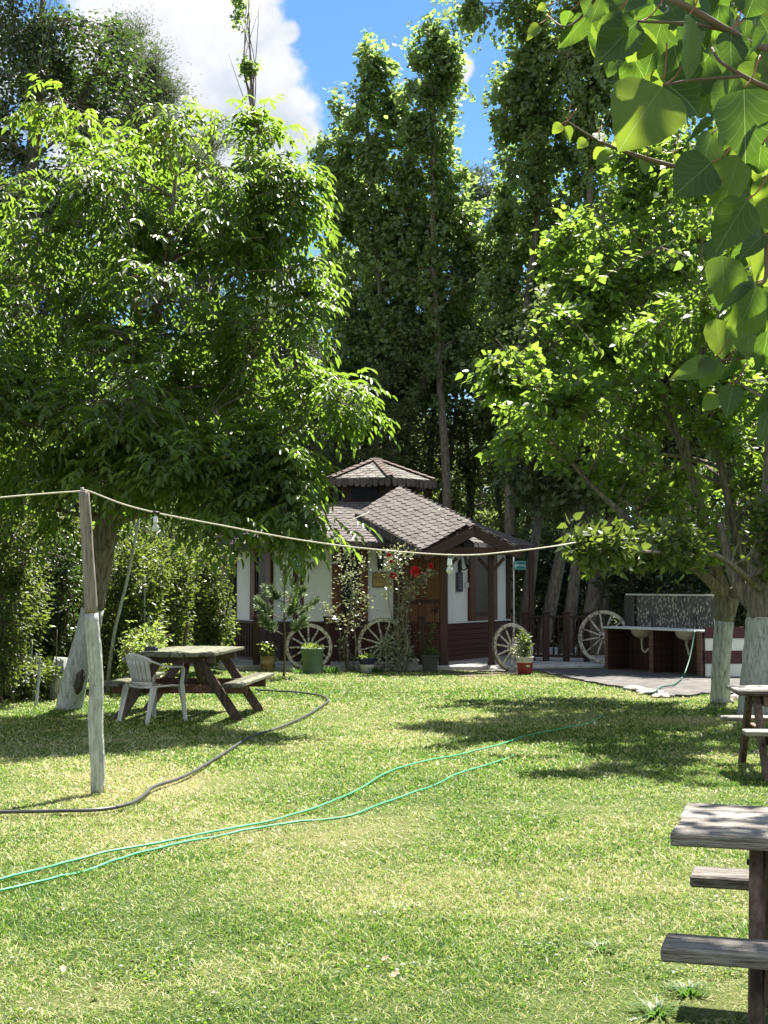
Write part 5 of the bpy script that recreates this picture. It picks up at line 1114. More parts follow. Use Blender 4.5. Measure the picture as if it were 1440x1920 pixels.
# tall poplars behind the cottage
def poplar(bx, Y, segs, lobes, seed, label, n=1, ntw=900, npl=18, leaf=.10, mat='L_pop', grp='tall poplars behind the cottage', cat='tree', r0=.14, name='poplar_tree', shp='heart', **k):
    b = D(bx, 1095, Y); b.z = 0
    tr = [(b, r0)] + [(D(x, y, Y), max(.02, r0 * (1 - .85 * (i + 1) / len(segs)))) for i, (x, y) in enumerate(segs)]
    kw = dict(shell=.6, L=leaf, Wr=.95, droop=.45, twl=.9, jit=.1, updir=.0, rlimb=.35, tsides=10, clump=90, cr=.6); kw.update(k)
    return tree(name, tr, lobes, 10, 60, ntw, npl, shp, mat, seed, label, cat, grp, **kw)
poplar(742, 42, [(738, 900), (725, 700), (705, 450), (690, 250), (680, 110)], [pb(690, 300, 42, 106, 170, 1.6), pb(695, 130, 42, 30, 55, .7, .4), pb(722, 170, 42, 36, 90, .8, .6), pb(748, 230, 42, 22, 100, .6, .5), pb(700, 560, 43, 120, 190, 2.0), pb(650, 430, 43, 62, 120, 1.0), pb(735, 420, 43, 55, 120, .9, .6), pb(625, 330, 42, 35, 50, .5, .2), pb(690, 720, 43, 126, 130, 1.8), pb(652, 205, 42, 26, 65, .6, .4), pb(612, 330, 42, 18, 45, .5, .2)], 201, 'tall poplar left of the sky gap, its top well below the photo top', ntw=1783, clump=330, cr=.40, cz=1.9, leaf=.135)
poplar(840, 41, [(838, 930), (828, 760), (815, 560), (812, 400), (815, 150), (820, 40)], [pb(815, 180, 41, 71, 130, 1.4), pb(812, 62, 41, 26, 48, .6, .35), pb(785, 140, 41, 26, 60, .6, .4), pb(842, 135, 41, 22, 75, .6, .4), pb(800, 420, 42, 109, 190, 1.8), pb(770, 330, 41, 53, 100, .8, .5), pb(848, 350, 41, 40, 110, .7, .6), pb(815, 640, 42, 122, 160, 1.8), pb(880, 470, 42, 68, 150, 1.1)], 202, 'poplar with a slender pale trunk showing right above the porch roof', ntw=1783, clump=330, cr=.40, cz=1.9, leaf=.135, r0=.17)
poplar(958, 40, [(958, 850), (985, 600), (1012, 350), (1015, 100), (1010, -150)], [pb(888, 45, 40, 45, 70, .7, .7), pb(965, 170, 40, 58, 110, .9), pb(995, 300, 40, 91, 160, 1.3), pb(1000, 500, 41, 117, 190, 1.8), pb(1020, 100, 40, 97, 190, 1.5), pb(960, 680, 41, 132, 150, 1.8), pb(850, -40, 40, 47, 60, .6, .4), pb(960, -120, 40, 103, 120, 1.4), pb(945, 450, 41, 53, 120, .8, .5)], 203, 'poplar leaning left over the narrow blue sky gap, taller than the photo', ntw=2259, clump=330, cr=.40, cz=1.9, leaf=.135, r0=.18)
poplar(1085, 39, [(1080, 800), (1100, 500), (1110, 200), (1110, -100)], [pb(1100, 150, 39, 92, 230, 1.6), pb(1110, 450, 40, 112, 220, 1.8), pb(1100, 750, 40, 139, 180, 2.0), pb(1120, -80, 39, 92, 140, 1.5)], 204, 'dark poplar just behind the mulberry crown, third from the sky gap', ntw=1783, clump=330, cr=.40, cz=1.9, leaf=.135, r0=.18)
poplar(1220, 40, [(1225, 800), (1240, 500), (1235, 200), (1230, -100)], [pb(1230, 100, 40, 103, 230, 1.7), pb(1240, 450, 41, 127, 240, 1.9), pb(1230, 780, 41, 127, 200, 2.0), pb(1240, -120, 40, 92, 120, 1.5)], 205, 'dark poplar directly behind the middle of the mulberry', ntw=1545, clump=330, cr=.40, cz=1.9, leaf=.135, r0=.18)
poplar(1370, 39, [(1370, 800), (1380, 500), (1375, 200), (1370, -100)], [pb(1370, 100, 39, 116, 230, 1.7), pb(1390, 450, 40, 127, 240, 1.9), pb(1380, 800, 40, 127, 200, 2.0), pb(1500, 300, 39, 103, 330, 1.7)], 206, 'dark poplar behind the right edge of the photo', ntw=1545, clump=330, cr=.40, cz=1.9, leaf=.135, r0=.18)
# leaning rough trunks right of the cottage
for i, (x0, x1, Y, w, lb) in enumerate([(975, 1000, 31, .16, 'rough leaning trunk just right of the cottage behind the railing'), (1012, 1052, 30.5, .17, 'second leaning rough trunk from the cottage behind the railing'), (1060, 1082, 30, .15, 'third leaning rough trunk from the cottage behind the railing'), (1096, 1128, 29.5, .22, 'thickest leaning trunk, fourth from the cottage'), (1118, 1150, 29.5, .17, 'leaning trunk beside the thickest one, nearest the basins')]):
    Lx = x1 + (x1 - x0) * 2.5
    poplar(x0, Y, [(x1, 1040), (x1 + (x1 - x0) * .8, 900), (Lx, 640)], [pb(Lx, 640, Y, 90, 150, 1.3), pb(x1 + 10, 870, Y, 70, 110, 1.0)], 300 + i, lb, ntw=420, npl=14, leaf=.12, r0=w, mat='L_bg', grp='leaning trunks right of the cottage')
poplar(1280, 29.5, [(1285, 900), (1290, 600), (1300, 350)], [pb(1290, 480, 29.5, 120, 150, 2.0), pb(1330, 720, 29.5, 120, 120, 1.6), pb(1200, 600, 29.5, 90, 120, 1.5), pb(1390, 560, 29, 90, 160, 1.6)], 330, 'leafy tree added just behind the washbasins to shade the path and counter', ntw=2600, npl=16, leaf=.12, mat='L_bg', grp='shade trees added behind the washbasins', r0=.16, name='broadleaf_tree')  # tree added to cast shade on the path and basin counter
# upper left: dense dark tree, feathery willow, pale thin one
poplar(-40, 24, [(0, 700), (60, 300), (80, 0)], [pb(60, 150, 24, 200, 190, 2.0), pb(-60, 400, 24, 200, 250, 2.2), pb(150, 380, 24, 130, 160, 1.8), pb(180, 90, 24, 70, 90, 1.0, .6), pb(40, -80, 24, 200, 110, 1.8), pb(60, 620, 24, 200, 160, 2)], 401, 'dense dark broadleaf tree filling the upper left corner behind the walnut', ntw=3200, npl=20, leaf=.085, mat='L_dark', grp=None, Wr=.6, droop=.1, r0=.3, name='broadleaf_tree')
poplar(250, 30, [(250, 700), (270, 300), (270, 150)], [pb(270, 170, 30, 75, 110, 1.3), pb(300, 320, 30, 75, 170, 1.5), pb(240, 90, 30, 45, 60, .8, .4), pb(360, 300, 30, 45, 90, .9, .5), pb(250, 420, 30, 110, 160, 1.6)], 402, 'feathery grey-green willow rising behind the walnut against the cloud', ntw=2600, npl=34, leaf=.085, mat='L_willow', grp=None, Wr=.18, droop=.1, updir=.3, r0=.2, name='willow_tree', shp='kite', jit=.13)
poplar(420, 32, [(410, 800), (400, 400), (395, 220)], [pb(400, 380, 32, 50, 160, 1.1), pb(390, 560, 32, 120, 200, 1.8), pb(500, 620, 32, 90, 130, 1.5), pb(470, 400, 32, 40, 90, .9, .4), pb(560, 640, 32, 40, 90, 1.0, .5)], 403, 'pale silvery tree half hidden behind the right side of the walnut', ntw=1800, npl=26, leaf=.10, mat='L_willow', grp=None, Wr=.3, droop=.1, r0=.16, name='willow_tree', shp='kite')
for i_, (x_, y_, lb_) in enumerate([(640, 560, 'silvery willow glimpsed between the walnut and the first poplar'), (765, 480, 'silvery willow glimpsed between the two middle poplars'), (900, 420, 'silvery willow behind the narrow sky gap')]):
    poplar(x_, 46, [(x_, 900), (x_, y_)], [pb(x_, y_ - 20, 46, 60, 110, 1.6), pb(x_ + 10, y_ + 180, 46, 80, 130, 2.0)], 440 + i_, lb_, ntw=700, npl=26, leaf=.15, mat='L_willow', grp='silvery willows behind the poplars', Wr=.22, droop=.1, r0=.18, name='willow_tree', shp='kite', cz=1.0, clump=80)
b = D(480, 1095, 34); b.z = 0
rr = random.Random(5)
tree('poplar_tree', [(b, .12), (D(478, 600, 34), .07), (D(472, 220, 34), .035), (D(466, 0, 34), .012)], [pb(466, 130, 34, 14, 16, .25, .4), pb(447, 20, 34, 8, 45, .2, .35), pb(480, 300, 34, 45, 70, .7, 1.2), pb(490, 500, 34, 55, 120, .9, 1.2)], 2, 6, 170, 12, 'heart', 'L_pop', 404, 'nearly bare poplar top with whip-like twigs against the cloud', L=.10, Wr=.9, twl=.4, group='tall poplars behind the cottage',
     stems=[[(D(474 + rr.uniform(-3, 3), 240 - 8 * i, 34), .018), (D(466 + rr.uniform(-14, 14), 120, 34), .012), (D(446 + i * 5 + rr.uniform(-3, 3), rr.uniform(-40, 30), 34), .005)] for i in range(9)] + [[(D(466, 210, 34), .012), (D(445, 150, 34), .008), (D(428, 100, 34), .004)]], tsides=5, rlimb=.3)
# woodland behind the cottage
rr = random.Random(31)
for i, (px, Y, yt, w) in enumerate([(395, 36, 640, 100), (520, 41, 660, 95), (600, 43, 560, 80), (700, 44, 470, 90), (790, 42, 520, 90), (870, 44, 420, 90), (960, 42, 560, 90), (1050, 39, 560, 90), (1170, 40, 420, 110), (1300, 40, 420, 110), (1430, 39, 420, 110)]):
    lab = ['dark woodland tree behind the left end of the cottage', 'dark woodland tree low behind the walnut tip', 'woodland tree left of the cupola', 'woodland tree straight behind the cupola', 'woodland tree with dark bare trunks right of the cupola', 'feathery woodland tree behind the slender pale trunk', 'woodland tree behind the porch ridge', 'woodland tree behind the leaning trunks', 'woodland tree behind the pebble splashback', 'woodland tree behind the whitewashed mulberry trunk', 'woodland tree at the far right behind the thick white trunk'][i]
    h = (1150 - yt); Yc = Y
    poplar(px, Y, [(px + rr.uniform(-20, 20), 900), (px + rr.uniform(-40, 40), yt + 100)], [pb(px, yt + h * .3, Y, w, h * .3, 2.2), pb(px + rr.uniform(-40, 40), yt + h * .62, Y, w, h * .28, 2.2), pb(px, yt + h * .85, Y, w, h * .13, 1.5, 1.0)], 500 + i, lab, ntw=1000, npl=16, leaf=.14, r0=rr.uniform(.12, .22), mat='L_bg', grp='woodland trees behind the cottage', Wr=.5, droop=.15, barkm='barkdark', name='woodland_tree', shp='kite', stems=[[(D(px + 10, 1060, Y), .09), (D(px + rr.uniform(20, 60), 850, Y), .06), (D(px + rr.uniform(30, 90), 700, Y), .03)], [(D(px - 5, 1080, Y), .08), (D(px - rr.uniform(20, 60), 880, Y), .05), (D(px - rr.uniform(30, 90), 720, Y), .02)]])
# dense far wood, nobody could count it
rng = np.random.default_rng(77); n = 90000
x = rng.uniform(-20, 22, n); y = rng.uniform(48, 56, n)
topz = 6.2 + 2.2 * vnoise(x, y, .3) + 1.6 * vnoise(x, y * 0, .9) + np.where(x > 5, 5, 0) + np.where(x < -5.5, 2, 0)
z = topz * rng.random(n) ** .8
P = np.stack([x, y, z], 1); A = rng.normal(size=(n, 3)); ll = .30 * (.6 + .7 * rng.random(n)); V, Fc, nf = leaves_np(rng, P, unit(A), rng.normal(size=(n, 3)) + np.array([0, 0, .6]), ll, ll * .55, 'kite')
o = raw_mesh('far_wood', V, Fc, M['L_bg'], None, rnd=np.repeat(rng.random(n) * .8, nf)); tag(o, 'dense far wood closing the view behind all the trees', 'wood', kind='stuff')
# shrubs and saplings on the left
def shrub(px, Y, top, w, seed, label, mat='L_shrub', n=420, npl=16, L=.07, name='shrub', shp='oval', Wr=.55, z0=1.0, **k):
    b = D(px, 1200, Y); b.z = 0; rr = random.Random(seed); s = F_PX / Y; H = 1.6 + (1095 - top) / s
    sts = [[(b + Vector((rr.uniform(-.15, .15), rr.uniform(-.1, .1), 0)), .022), (b + Vector((rr.uniform(-.4, .4), rr.uniform(-.3, .3), H * .4)), .015), (b + Vector((rr.uniform(-.7, .7), rr.uniform(-.4, .4), H * .85)), .006)] for _ in range(5)]
    yb = 1095 + 1.6 * s; h = yb - top; lobes = [pb(px, top + h * .3, Y, w, h * .3, .9), pb(px + rr.uniform(-20, 20), top + h * .62, Y, w * .95, h * .3, .9), pb(px + rr.uniform(-30, 30), top + h * .82, Y, w * .7, h * .16, .7)]
    kw = dict(shell=.5, L=L, Wr=Wr, droop=.1, twl=.4, jit=.06, barkm='twig', tsides=6, group='shrubs and undergrowth on the left'); kw.update(k)
    tree(name, sts[0], lobes, 0, 30, n, npl, shp, mat, seed, label, 'shrub', stems=sts[1:], **kw)
for i, (px, Y, top, w, mt, lb) in enumerate([(20, 20.5, 830, 90, 'L_shrub', 'leafy shrub at the left edge under the walnut, catching sun on top'), (-30, 22, 980, 110, 'L_dark', 'dark undergrowth in the lower left corner behind the thin stakes'), (95, 21.5, 980, 70, 'L_dark', 'dark shrub left of the leaning limewashed trunk'), (250, 21.5, 1000, 60, 'L_shrub', 'bright shrub just right of the whitewashed lamp pole'), (320, 23, 1000, 55, 'L_shrub', 'bushy shrub behind the picnic table top'), (385, 25, 1010, 45, 'L_shrub', 'shrub touching the left end of the cottage'),
        (200, 24, 940, 90, 'L_bg', 'tall dim shrub behind the walnut trunk'), (60, 25, 880, 100, 'L_bg', 'tall dim shrub behind the left edge undergrowth'), (330, 27, 900, 90, 'L_bg', 'tall dim shrub left of the white cottage wall'), (440, 33, 900, 90, 'L_bg', 'shrub behind the cottage, seen past its left wall'), (270, 20.5, 1170, 40, 'L_pale', 'low yellow-green shrub behind the chair'), (70, 19.5, 1240, 60, 'L_shrub', 'low weeds around the stakes on the left')]):
    shrub(px, Y, top, w, 600 + i, lb, mt, n=520 if i < 10 else 160)
for i, (px, Y, top, w, mt, lb) in enumerate([(10, 18.5, 860, 75, 'L_shrub', 'thin leafy shrub overhanging the left edge beside the cable'), (120, 22.5, 900, 60, 'L_shrub', 'leafy shrub between the lamp pole and the left edge'), (250, 24.5, 960, 70, 'L_dark', 'dark shrub filling the gap below the walnut crown')]):
    shrub(px, Y, top, w, 620 + i, lb, mt, n=480)
for i, (px, Y, top, w, lb) in enumerate([(1200, 29, 1000, 90, 'dark shrub above the pebble splashback'), (1310, 28, 980, 90, 'dark shrub behind the mulberry trunk top'), (1420, 26, 980, 100, 'dark shrub at the right edge behind the thick trunk'), (1010, 34, 980, 80, 'dark shrub behind the railing right of the cottage'), (1110, 34, 960, 80, 'dark shrub behind the leaning trunks')]):
    shrub(px, Y, top, w, 640 + i, lb, 'L_dark', n=520, npl=16, L=.10, group='dark shrubs on the right')
for i, (px, Y, yt, w, cols) in enumerate([(845, 31.5, 820, 20, 0), (880, 32.5, 990, 50, 0)]):
    shrub(px, Y, yt, w, 660 + i, ['small pale-leaved shrub top showing beside the slender trunk', 'low shrub just behind the porch ridge'][i], ['L_pale', 'L_shrub'][i], n=60 if i == 0 else 200, L=.10, group='shrubs behind the cottage') if i == 1 else None
# young whitewashed stems and stakes
def stake(pts, Y, rad, mat, label, name='stake', cat='stake'):
    q = bezs([D(x, y, Y) for x, y in pts], 4); q[-1].z = 0; m = MB(); m.tube(q, [rad * (.7 + .3 * i / len(q)) for i in range(len(q))], 8, wob=.08); tag(m.build(name, M[mat]), label, cat, 'pale thin sticks and stems among the left undergrowth')
stake([(8, 1120), (12, 1170), (28, 1240), (46, 1312)], 19.2, .03, 'twig', 'long bent pale stick leaning at the left edge'); stake([(60, 1200), (57, 1250), (55, 1302)], 19.4, .02, 'lime', 'upright white stick, leftmost of the close trio'); stake([(68, 1225), (65, 1265), (62, 1310)], 19.0, .018, 'lime', 'upright white stick in the middle of the close trio'); stake([(75, 1232), (72, 1280), (67, 1328)], 18.2, .022, 'lime', 'upright white stick, rightmost and longest of the close trio')
stake([(107, 1180), (105, 1250), (101, 1318)], 18.6, .008, 'twig', 'very thin straight stick left of the limewashed trunk'); stake([(322, 1160), (325, 1200), (326, 1262)], 22.5, .03, 'twig', 'thin grey stem behind the left side of the picnic table top', 'young_tree_stem', 'stem'); stake([(352, 1165), (347, 1200), (340, 1262)], 22.5, .035, 'twig', 'slanting grey stem behind the picnic table, beside the railing', 'young_tree_stem', 'stem')
stake([(262, 960), (240, 1080), (218, 1170), (208, 1230), (202, 1290)], 20.6, .03, 'lime', 'leaning young tree stem, whitewashed, right of the lamp pole', 'young_tree_stem', 'stem'); stake([(271, 1080), (271, 1150), (271, 1290)], 21, .014, 'lime', 'thin straight white stem behind the chair back', 'young_tree_stem', 'stem')
m = MB(); g = G(112, 1312); m.tube([g, g + Vector((.0, 0, .3)), g + Vector((.02, 0, .58))], [.14, .12, .10], 12, wob=.1); tag(m.build('tree_stump', M['lime']), 'short whitewashed stump left of the leaning walnut trunk', 'stump')
m = MB(); m.box((0, 0, .55), (1.1, .08, 1.1)); m.box((0, 0, 1.12), (1.16, .14, .05)); o = m.build('panel_wall', M['plaster'], bevel=.01); o.location = (D(419, 1100, 30.0).x + .25, 30.0, 0); tag(o, 'pale low wall panel at the left side of the cottage behind the railing', 'wall')
# bunch of fallen twigs / dark trunk at left edge
b = G(-25, 1312); tree('broadleaf_tree', [(b, .35), (D(-30, 1200, b.y), .25), (D(-30, 1000, b.y), .2), (D(-40, 700, b.y), .12), (D(-60, 400, b.y), .05)], [pb(-60, 820, b.y, 120, 200, 1.4), pb(-150, 500, b.y, 140, 200, 1.6), pb(20, 900, b.y, 60, 60, .7)], 6, 30, 700, 14, 'oval', 'L_shrub', 700, 'dark trunk at the left edge with small-leaved branches overhead', L=.07, Wr=.55, droop=.1, barkm='barkdark')

# ================================================================ NEAR POPLAR (its branches hang into the upper right)
def poplar_leaf_mat():
    m, nt = newmat('near_poplar_leaf'); uvn = N(nt, 'ShaderNodeUVMap'); sx = N(nt, 'ShaderNodeSeparateXYZ'); nt.links.new(uvn.outputs[0], sx.inputs[0])
    u, v = sx.outputs[0], sx.outputs[1]; av = mth(nt, 'ABSOLUTE', v)
    mid = mth(nt, 'LESS_THAN', av, 0.013)
    w = mth(nt, 'FRACT', mth(nt, 'MULTIPLY', mth(nt, 'SUBTRACT', u, mth(nt, 'ADD', mth(nt, 'MULTIPLY', av, 0.9), mth(nt, 'MULTIPLY', mth(nt, 'MULTIPLY', av, av), -.55))), 5.6))
    sv = mth(nt, 'LESS_THAN', mth(nt, 'ABSOLUTE', mth(nt, 'SUBTRACT', w, 0.5)), 0.038)
    vein = mth(nt, 'MAXIMUM', mid, mth(nt, 'MULTIPLY', sv, 0.38))
    tc = N(nt, 'ShaderNodeTexCoord'); nz = N(nt, 'ShaderNodeTexNoise'); nz.inputs['Scale'].default_value = 40; nt.links.new(tc.outputs['Object'], nz.inputs['Vector'])
    at = N(nt, 'ShaderNodeAttribute'); at.attribute_name = 'rnd'
    f = mth(nt, 'ADD', mth(nt, 'MULTIPLY', at.outputs['Fac'], .7), mth(nt, 'MULTIPLY', nz.outputs['Fac'], .3))
    base0 = ramp(nt, f, [(0, (0.022, 0.045, 0.022)), (1, (0.06, 0.095, 0.03))])
    sp = N(nt, 'ShaderNodeTexNoise'); sp.inputs['Scale'].default_value = 130; sp.inputs['Detail'].default_value = 3; nt.links.new(tc.outputs['Object'], sp.inputs['Vector'])
    sr = N(nt, 'ShaderNodeMapRange'); nt.links.new(sp.outputs['Fac'], sr.inputs['Value']); sr.inputs['From Min'].default_value = .68; sr.inputs['From Max'].default_value = .73
    m0 = N(nt, 'ShaderNodeMix', data_type='RGBA'); nt.links.new(sr.outputs[0], m0.inputs['Factor']); nt.links.new(base0, m0.inputs['A']); m0.inputs['B'].default_value = (.10, .06, .02, 1); base = m0.outputs['Result']
    m1 = N(nt, 'ShaderNodeMix', data_type='RGBA'); nt.links.new(vein, m1.inputs['Factor']); nt.links.new(base, m1.inputs['A']); m1.inputs['B'].default_value = (0.14, 0.19, 0.09, 1)
    b = N(nt, 'ShaderNodeBsdfPrincipled'); nt.links.new(m1.outputs['Result'], b.inputs['Base Color']); b.inputs['Roughness'].default_value = .5; b.inputs['Specular IOR Level'].default_value = .35
    bp = N(nt, 'ShaderNodeBump'); bp.inputs['Strength'].default_value = .4; bp.inputs['Distance'].default_value = .001; nt.links.new(vein, bp.inputs['Height']); nt.links.new(bp.outputs[0], b.inputs['Normal'])
    tb = ramp(nt, f, [(0, (.05, .12, .012)), (.5, (.15, .27, .02)), (1, (.38, .50, .04))]); m2 = N(nt, 'ShaderNodeMix', data_type='RGBA'); nt.links.new(vein, m2.inputs['Factor']); nt.links.new(tb, m2.inputs['A']); m2.inputs['B'].default_value = (.34, .48, .12, 1)
    t = N(nt, 'ShaderNodeBsdfTranslucent'); nt.links.new(m2.outputs['Result'], t.inputs['Color']); mx = N(nt, 'ShaderNodeMixShader'); mx.inputs[0].default_value = .42; nt.links.new(b.outputs[0], mx.inputs[1]); nt.links.new(t.outputs[0], mx.inputs[2])
    o = N(nt, 'ShaderNodeOutputMaterial'); nt.links.new(mx.outputs[0], o.inputs['Surface']); return m
NPL = poplar_leaf_mat()
def hero_leaf_verts(base, tip, nrm, Wd, cup=.08, wav=.03, seed=0):
    """deltoid poplar leaf as a curved grid from petiole base to tip"""
    rr = random.Random(seed); A = tip - base; L = A.length; A.normalize(); S_ = nrm.cross(A).normalized(); Nn = A.cross(S_); nu, nv = 12, 8; vs = []; uv = []; ph = rr.uniform(0, 6)
    for i in range(nu + 1):
        u = i / nu
        w = math.sin(min(1, u / .34) * math.pi / 2) ** .62 if u < .34 else max(0, (1 - ((u - .34) / .66) ** 1.75)) ** (.82 + .25 * (u - .34))
        for j in range(nv + 1):
            v = (j / nv * 2 - 1) * w; sh = -.10 * abs(v) ** 2 * max(0, 1 - u / .3) if u < .3 else 0
            z = cup * abs(v) - .16 * u * u + wav * math.sin(6 * u + ph + 2 * v) + .02 * math.sin(14 * u + 3 * v + ph) * abs(v)
            e = 1 + (.018 * (-1) ** i if j in (0, nv) else 0)
            vs.append(base + A * ((u + sh) * L) + S_ * (v * Wd / 2 * e) + Nn * (z * L)); uv.append((u, v))
    fs = []
    for i in range(nu):
        for j in range(nv): a = i * (nv + 1) + j; fs.append((a, a + 1, a + nv + 2, a + nv + 1))
    return vs, fs, uv
pr = empty('poplar_tree', (2.45, 3.4, 0)); tag(pr, 'near poplar whose big heart-shaped leaves hang into the upper right corner', 'tree'); PO = Vector((2.45, 3.4, 0))
m = MB(); trk = bezs([Vector((0, 0, 0)), Vector((.05, 0, 1.5)), Vector((0, .1, 3.2)), Vector((-.1, .2, 5.0)), Vector((-.1, .3, 7.5))], 5); m.tube(trk, [.16 - .13 * i / len(trk) for i in range(len(trk))], 14, wob=.04); m.build('trunk', M['bark'], pr)
heroes = [  # base px, tip px, width px, depth, normal tilt
 ((1243, 160), (1166, 270), 148, 1.45, (.1, -1, .25), .95), ((1196, 42), (1116, 113), 88, 1.5, (.3, -1, .5), .25), ((1160, 20), (1145, 118), 66, 1.5, (-.5, -1, .3), .6), ((1290, 30), (1302, 146), 62, 1.45, (.8, -1, .1), .8),
 ((1335, 55), (1215, 20), 60, 1.6, (0, -1, .7), .1), ((1245, 150), (1318, 212), 105, 1.55, (.1, -1, .1), .1), ((1395, 165), (1398, 292), 112, 1.35, (-.25, -1, .2), .15), ((1370, 60), (1375, 125), 75, 1.5, (.3, -1, .2), .1), ((1440, 60), (1400, 100), 60, 1.4, (.2, -1, .8), .3),
 ((1333, 305), (1268, 362), 96, 1.5, (.2, -1, .2), .2), ((1385, 290), (1345, 410), 84, 1.5, (-.6, -1, .1), .9), ((1340, 225), (1278, 270), 34, 1.5, (.2, -1, 1.4), .2), ((1335, 250), (1318, 330), 62, 1.6, (.5, -1, .2), .5), ((1400, 375), (1345, 470), 86, 1.45, (.2, -1, .3), .5), ((1428, 270), (1418, 330), 60, 1.4, (-.3, -1, .4), .2),
 ((1432, 440), (1390, 478), 40, 1.5, (.4, -1, .8), .2), ((1438, 450), (1412, 530), 36, 1.6, (-.9, -1, .1), 1.0), ((1444, 500), (1430, 540), 40, 1.6, (-.5, -1, .1), 1.0), ((1415, 530), (1340, 585), 26, 1.5, (.2, -1, 1.6), .3), ((1420, 535), (1395, 600), 64, 1.5, (.2, -1, .3), .5), ((1440, 620), (1425, 700), 60, 1.6, (.3, -1, .3), .2), ((1342, 680), (1258, 706), 44, 2.1, (0, -1, .4), .9), ((1340, 670), (1318, 728), 52, 2.1, (.2, -1, .2), .7), ((1385, 655), (1360, 718), 40, 2.1, (.8, -1, .1), .1), ((1375, 720), (1362, 778), 46, 2.1, (-.2, -1, .3), .2), ((1345, 740), (1318, 770), 34, 2.2, (.2, -1, .3), 1.0), ((1440, 730), (1400, 800), 40, 1.9, (.9, -1, .2), .2), ((1442, 770), (1425, 835), 34, 1.9, (.3, -1, .2), .4),
 ((1100, 30), (1050, 90), 45, 2.1, (.6, -1, .1), .4), ((1070, 20), (1056, 55), 30, 2.1, (.2, -1, .6), .5), ((1010, 45), (990, 72), 22, 2.3, (.2, -1, .2), 1.0), ((1025, 10), (1006, 18), 18, 2.3, (.2, -1, .2), 1.0), ((1110, 0), (1090, 30), 50, 1.9, (0, -1, .5), .4), ((1245, -10), (1270, 30), 60, 1.7, (.1, -1, .5), .1), ((1420, -20), (1400, 30), 90, 1.5, (.1, -1, .5), .2), ((1320, -30), (1338, 30), 70, 1.6, (.2, -1, .4), .1), ((1185, -20), (1170, 18), 70, 1.7, (.2, -1, .6), .2),
 ((1053, 232), (1036, 250), 22, 2.6, (.1, -1, .1), 1.0), ((1058, 238), (1072, 268), 26, 2.6, (.6, -1, .1), .8), ((1120, 250), (1130, 262), 26, 2.6, (.1, -1, .5), 1.0), ((1100, 262), (1082, 277), 24, 2.6, (.1, -1, .4), .9), ((1135, 275), (1112, 300), 26, 2.6, (.5, -1, .3), .9), ((1150, 285), (1118, 305), 30, 2.6, (.1, -1, .5), .9), ((1240, 285), (1225, 278), 20, 2.6, (0, -1, .3), .9), ((1262, 292), (1276, 312), 22, 2.6, (0, -1, .2), 1.0), ((1205, 300), (1212, 325), 24, 2.6, (.3, -1, .1), .8)]
V = []; Fq = []; UV = []; RN = []; pt = MB()
for i, (b0, t0, w, Y, nn, rn) in enumerate(heroes):
    bb = D(b0[0], b0[1], Y); tt_ = D(t0[0], t0[1], Y + .02 * (i % 3 - 1)); vs, fs, uv = hero_leaf_verts(bb, tt_, Vector(nn).normalized(), w * Y / F_PX * 1.03, cup=.06 + .05 * (i % 3), seed=i); k = len(V)
    V += [tuple(q - PO) for q in vs]; Fq += [tuple(k + a for a in f) for f in fs]; UV += uv; RN += [rn] * len(fs)
    dirp = (bb - tt_).normalized(); pe = bb + (dirp * .5 + Vector((.45, .1, .45))).normalized() * .042; pt.tube(bezs([bb - PO, bb.lerp(pe, .5) + Vector((0, 0, -.006)) - PO, pe - PO], 3), .0009, 5)
# mid-distance leaves on hanging shoots
rng = np.random.default_rng(90); mids = []
for k in range(170):
    Y = rng.uniform(1.8, 3.2); px = 1440 - abs(rng.normal()) * 70 if rng.random() < .55 else rng.uniform(1120, 1440); py = rng.uniform(-40, 620) if px > 1340 else rng.uniform(-40, 110 + max(0, (px - 1200)) * .5)
    bb = D(px, py, Y); a = rng.uniform(0, 6.28); L_ = rng.uniform(.05, .075); tt_ = bb + Vector((math.cos(a) * .5, rng.uniform(-.4, .4), -.8)).normalized() * L_
    vs, fs, uv = hero_leaf_verts(bb, tt_, Vector((rng.normal() * .7, -1, rng.normal() * .5 + .3)).normalized(), L_ * rng.uniform(.75, 1.0), seed=1000 + k); q = len(V)
    V += [tuple(p - PO) for p in vs]; Fq += [tuple(q + a_ for a_ in f) for f in fs]; UV += uv; RN += [float(rng.random())] * len(fs); mids.append(bb)
raw_mesh('near_leaves', np.array(V), np.array(Fq), NPL, pr, rnd=np.array(RN), uv=np.array(UV), smooth=True)
m = pt; m.mi = [1] * len(m.mi)
def tw(pts, rads): m.tube([q - PO for q in bezs(pts, 5)], [float(x) for x in np.interp(np.linspace(0, 1, (len(pts) - 1) * 5 + 1), np.linspace(0, 1, len(rads)), rads)], 8)

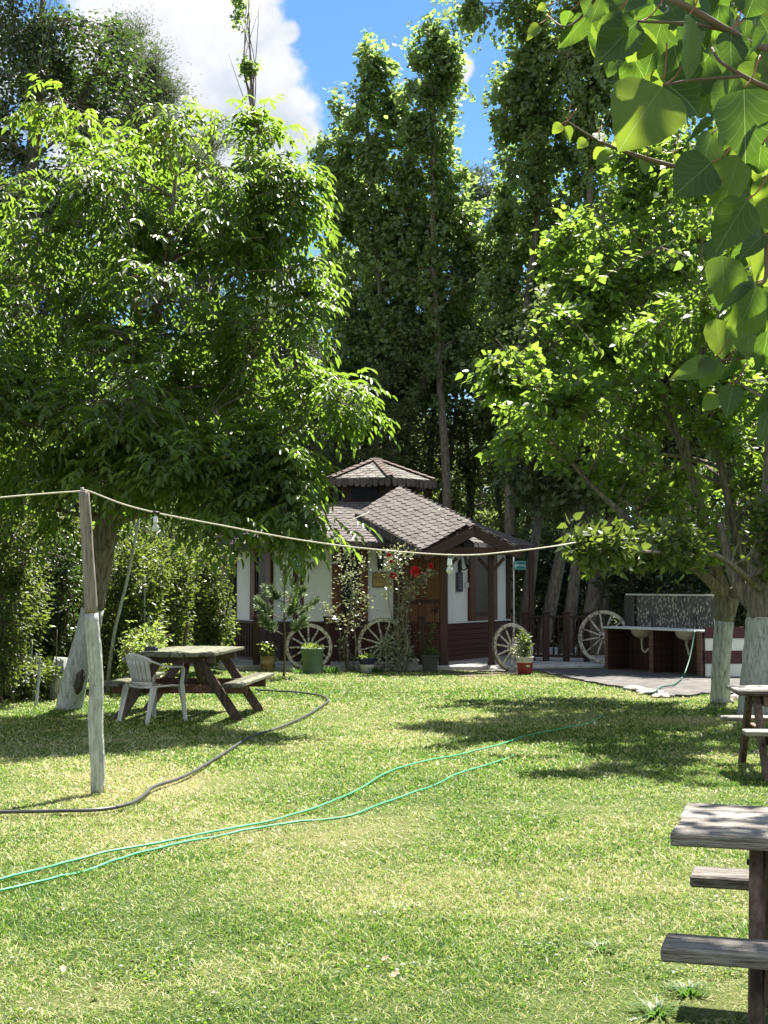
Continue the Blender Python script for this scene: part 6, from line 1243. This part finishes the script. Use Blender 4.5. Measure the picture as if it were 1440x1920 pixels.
tw([PO + trk[11], D(1700, -100, 2.2), D(1500, 40, 1.7), D(1440, 90, 1.55), D(1369, 59, 1.5), D(1310, 25, 1.5), D(1256, -2, 1.5), D(1150, -40, 1.6)], [.03, .016, .006, .0035, .004, .004, .003])
tw([D(1500, 180, 1.5), D(1440, 165, 1.48), D(1395, 143, 1.47), D(1350, 115, 1.47), D(1335, 90, 1.5)], [.004, .003, .002, .0015])
tw([D(1560, 360, 2.4), D(1400, 330, 2.5), D(1271, 313, 2.6), D(1180, 287, 2.6), D(1130, 268, 2.6), D(1090, 245, 2.6), D(1062, 226, 2.6)], [.006, .005, .003, .0015])
tw([D(1369, 59, 1.5), D(1300, 45, 1.5), D(1195, 40, 1.5)], [.0025, .0015]); tw([D(1395, 143, 1.47), D(1300, 150, 1.46), D(1243, 160, 1.45)], [.002, .0012])
tw([D(1150, -60, 1.9), D(1100, 20, 2.0), D(1060, 50, 2.1), D(1025, 28, 2.2)], [.003, .001]); tw([D(1560, 620, 1.9), D(1460, 640, 2.0), D(1400, 670, 2.1), D(1345, 676, 2.1)], [.004, .0015]); tw([D(1560, 400, 1.5), D(1450, 430, 1.5), D(1436, 520, 1.5), D(1420, 535, 1.5)], [.004, .0015]); tw([D(1560, 740, 1.9), D(1450, 750, 1.9), D(1380, 715, 2.1)], [.004, .0015])
m.build('branch', [M['twig'], M['petiole']], pr)
# high canopy of the same tree: shades the near bench
lob = [((2.5, 6.9, 5.3), (1.2, .9, .6), .42), ((3.6, 5.6, 5.2), (1.4, 1.4, .9), 1.2), ((2.0, 6.1, 5.4), (.9, .5, .4), .38), ((1.8, 6.95, 5.7), (1.1, .35, .3), .55), ((3.3, 7.4, 4.6), (.9, .8, .8), .8), ((.85, 2.2, 3.5), (.6, .5, .28), .16), ((1.5, 3.0, 4.0), (.8, .6, .3), .3)]
P, u = sample_blobs(rng, lob, 6600, .5); n = len(P); ok = ~((P[:, 0] / P[:, 1] < .275) & ((P[:, 2] - 1.6) / P[:, 1] < .44)); P = P[ok]; u = u[ok]; n = len(P)
V, Fc, nf = leaves_np(rng, P - np.array(PO), unit(rng.normal(size=(n, 3)) + np.array([0, 0, -.6])), rng.normal(size=(n, 3)) * .7 + np.array([0, 0, .6]), .085 * (.6 + .6 * rng.random(n)), .08 * (.6 + .6 * rng.random(n)), 'heart'); raw_mesh('crown', V, Fc, M['L_pop'], pr, rnd=np.repeat(rng.random(n), nf))
m = MB()
for k in range(26):
    i = random.randrange(9, 19); t = Vector(P[rng.integers(len(P))]); s_ = trk[i]; m.tube(bezs([s_, s_.lerp(t - PO, .5) + Vector((0, 0, .15)), t - PO], 4), [.03 - .026 * j / 9 for j in range(9)], 6)
m.build('limbs', M['bark'], pr)
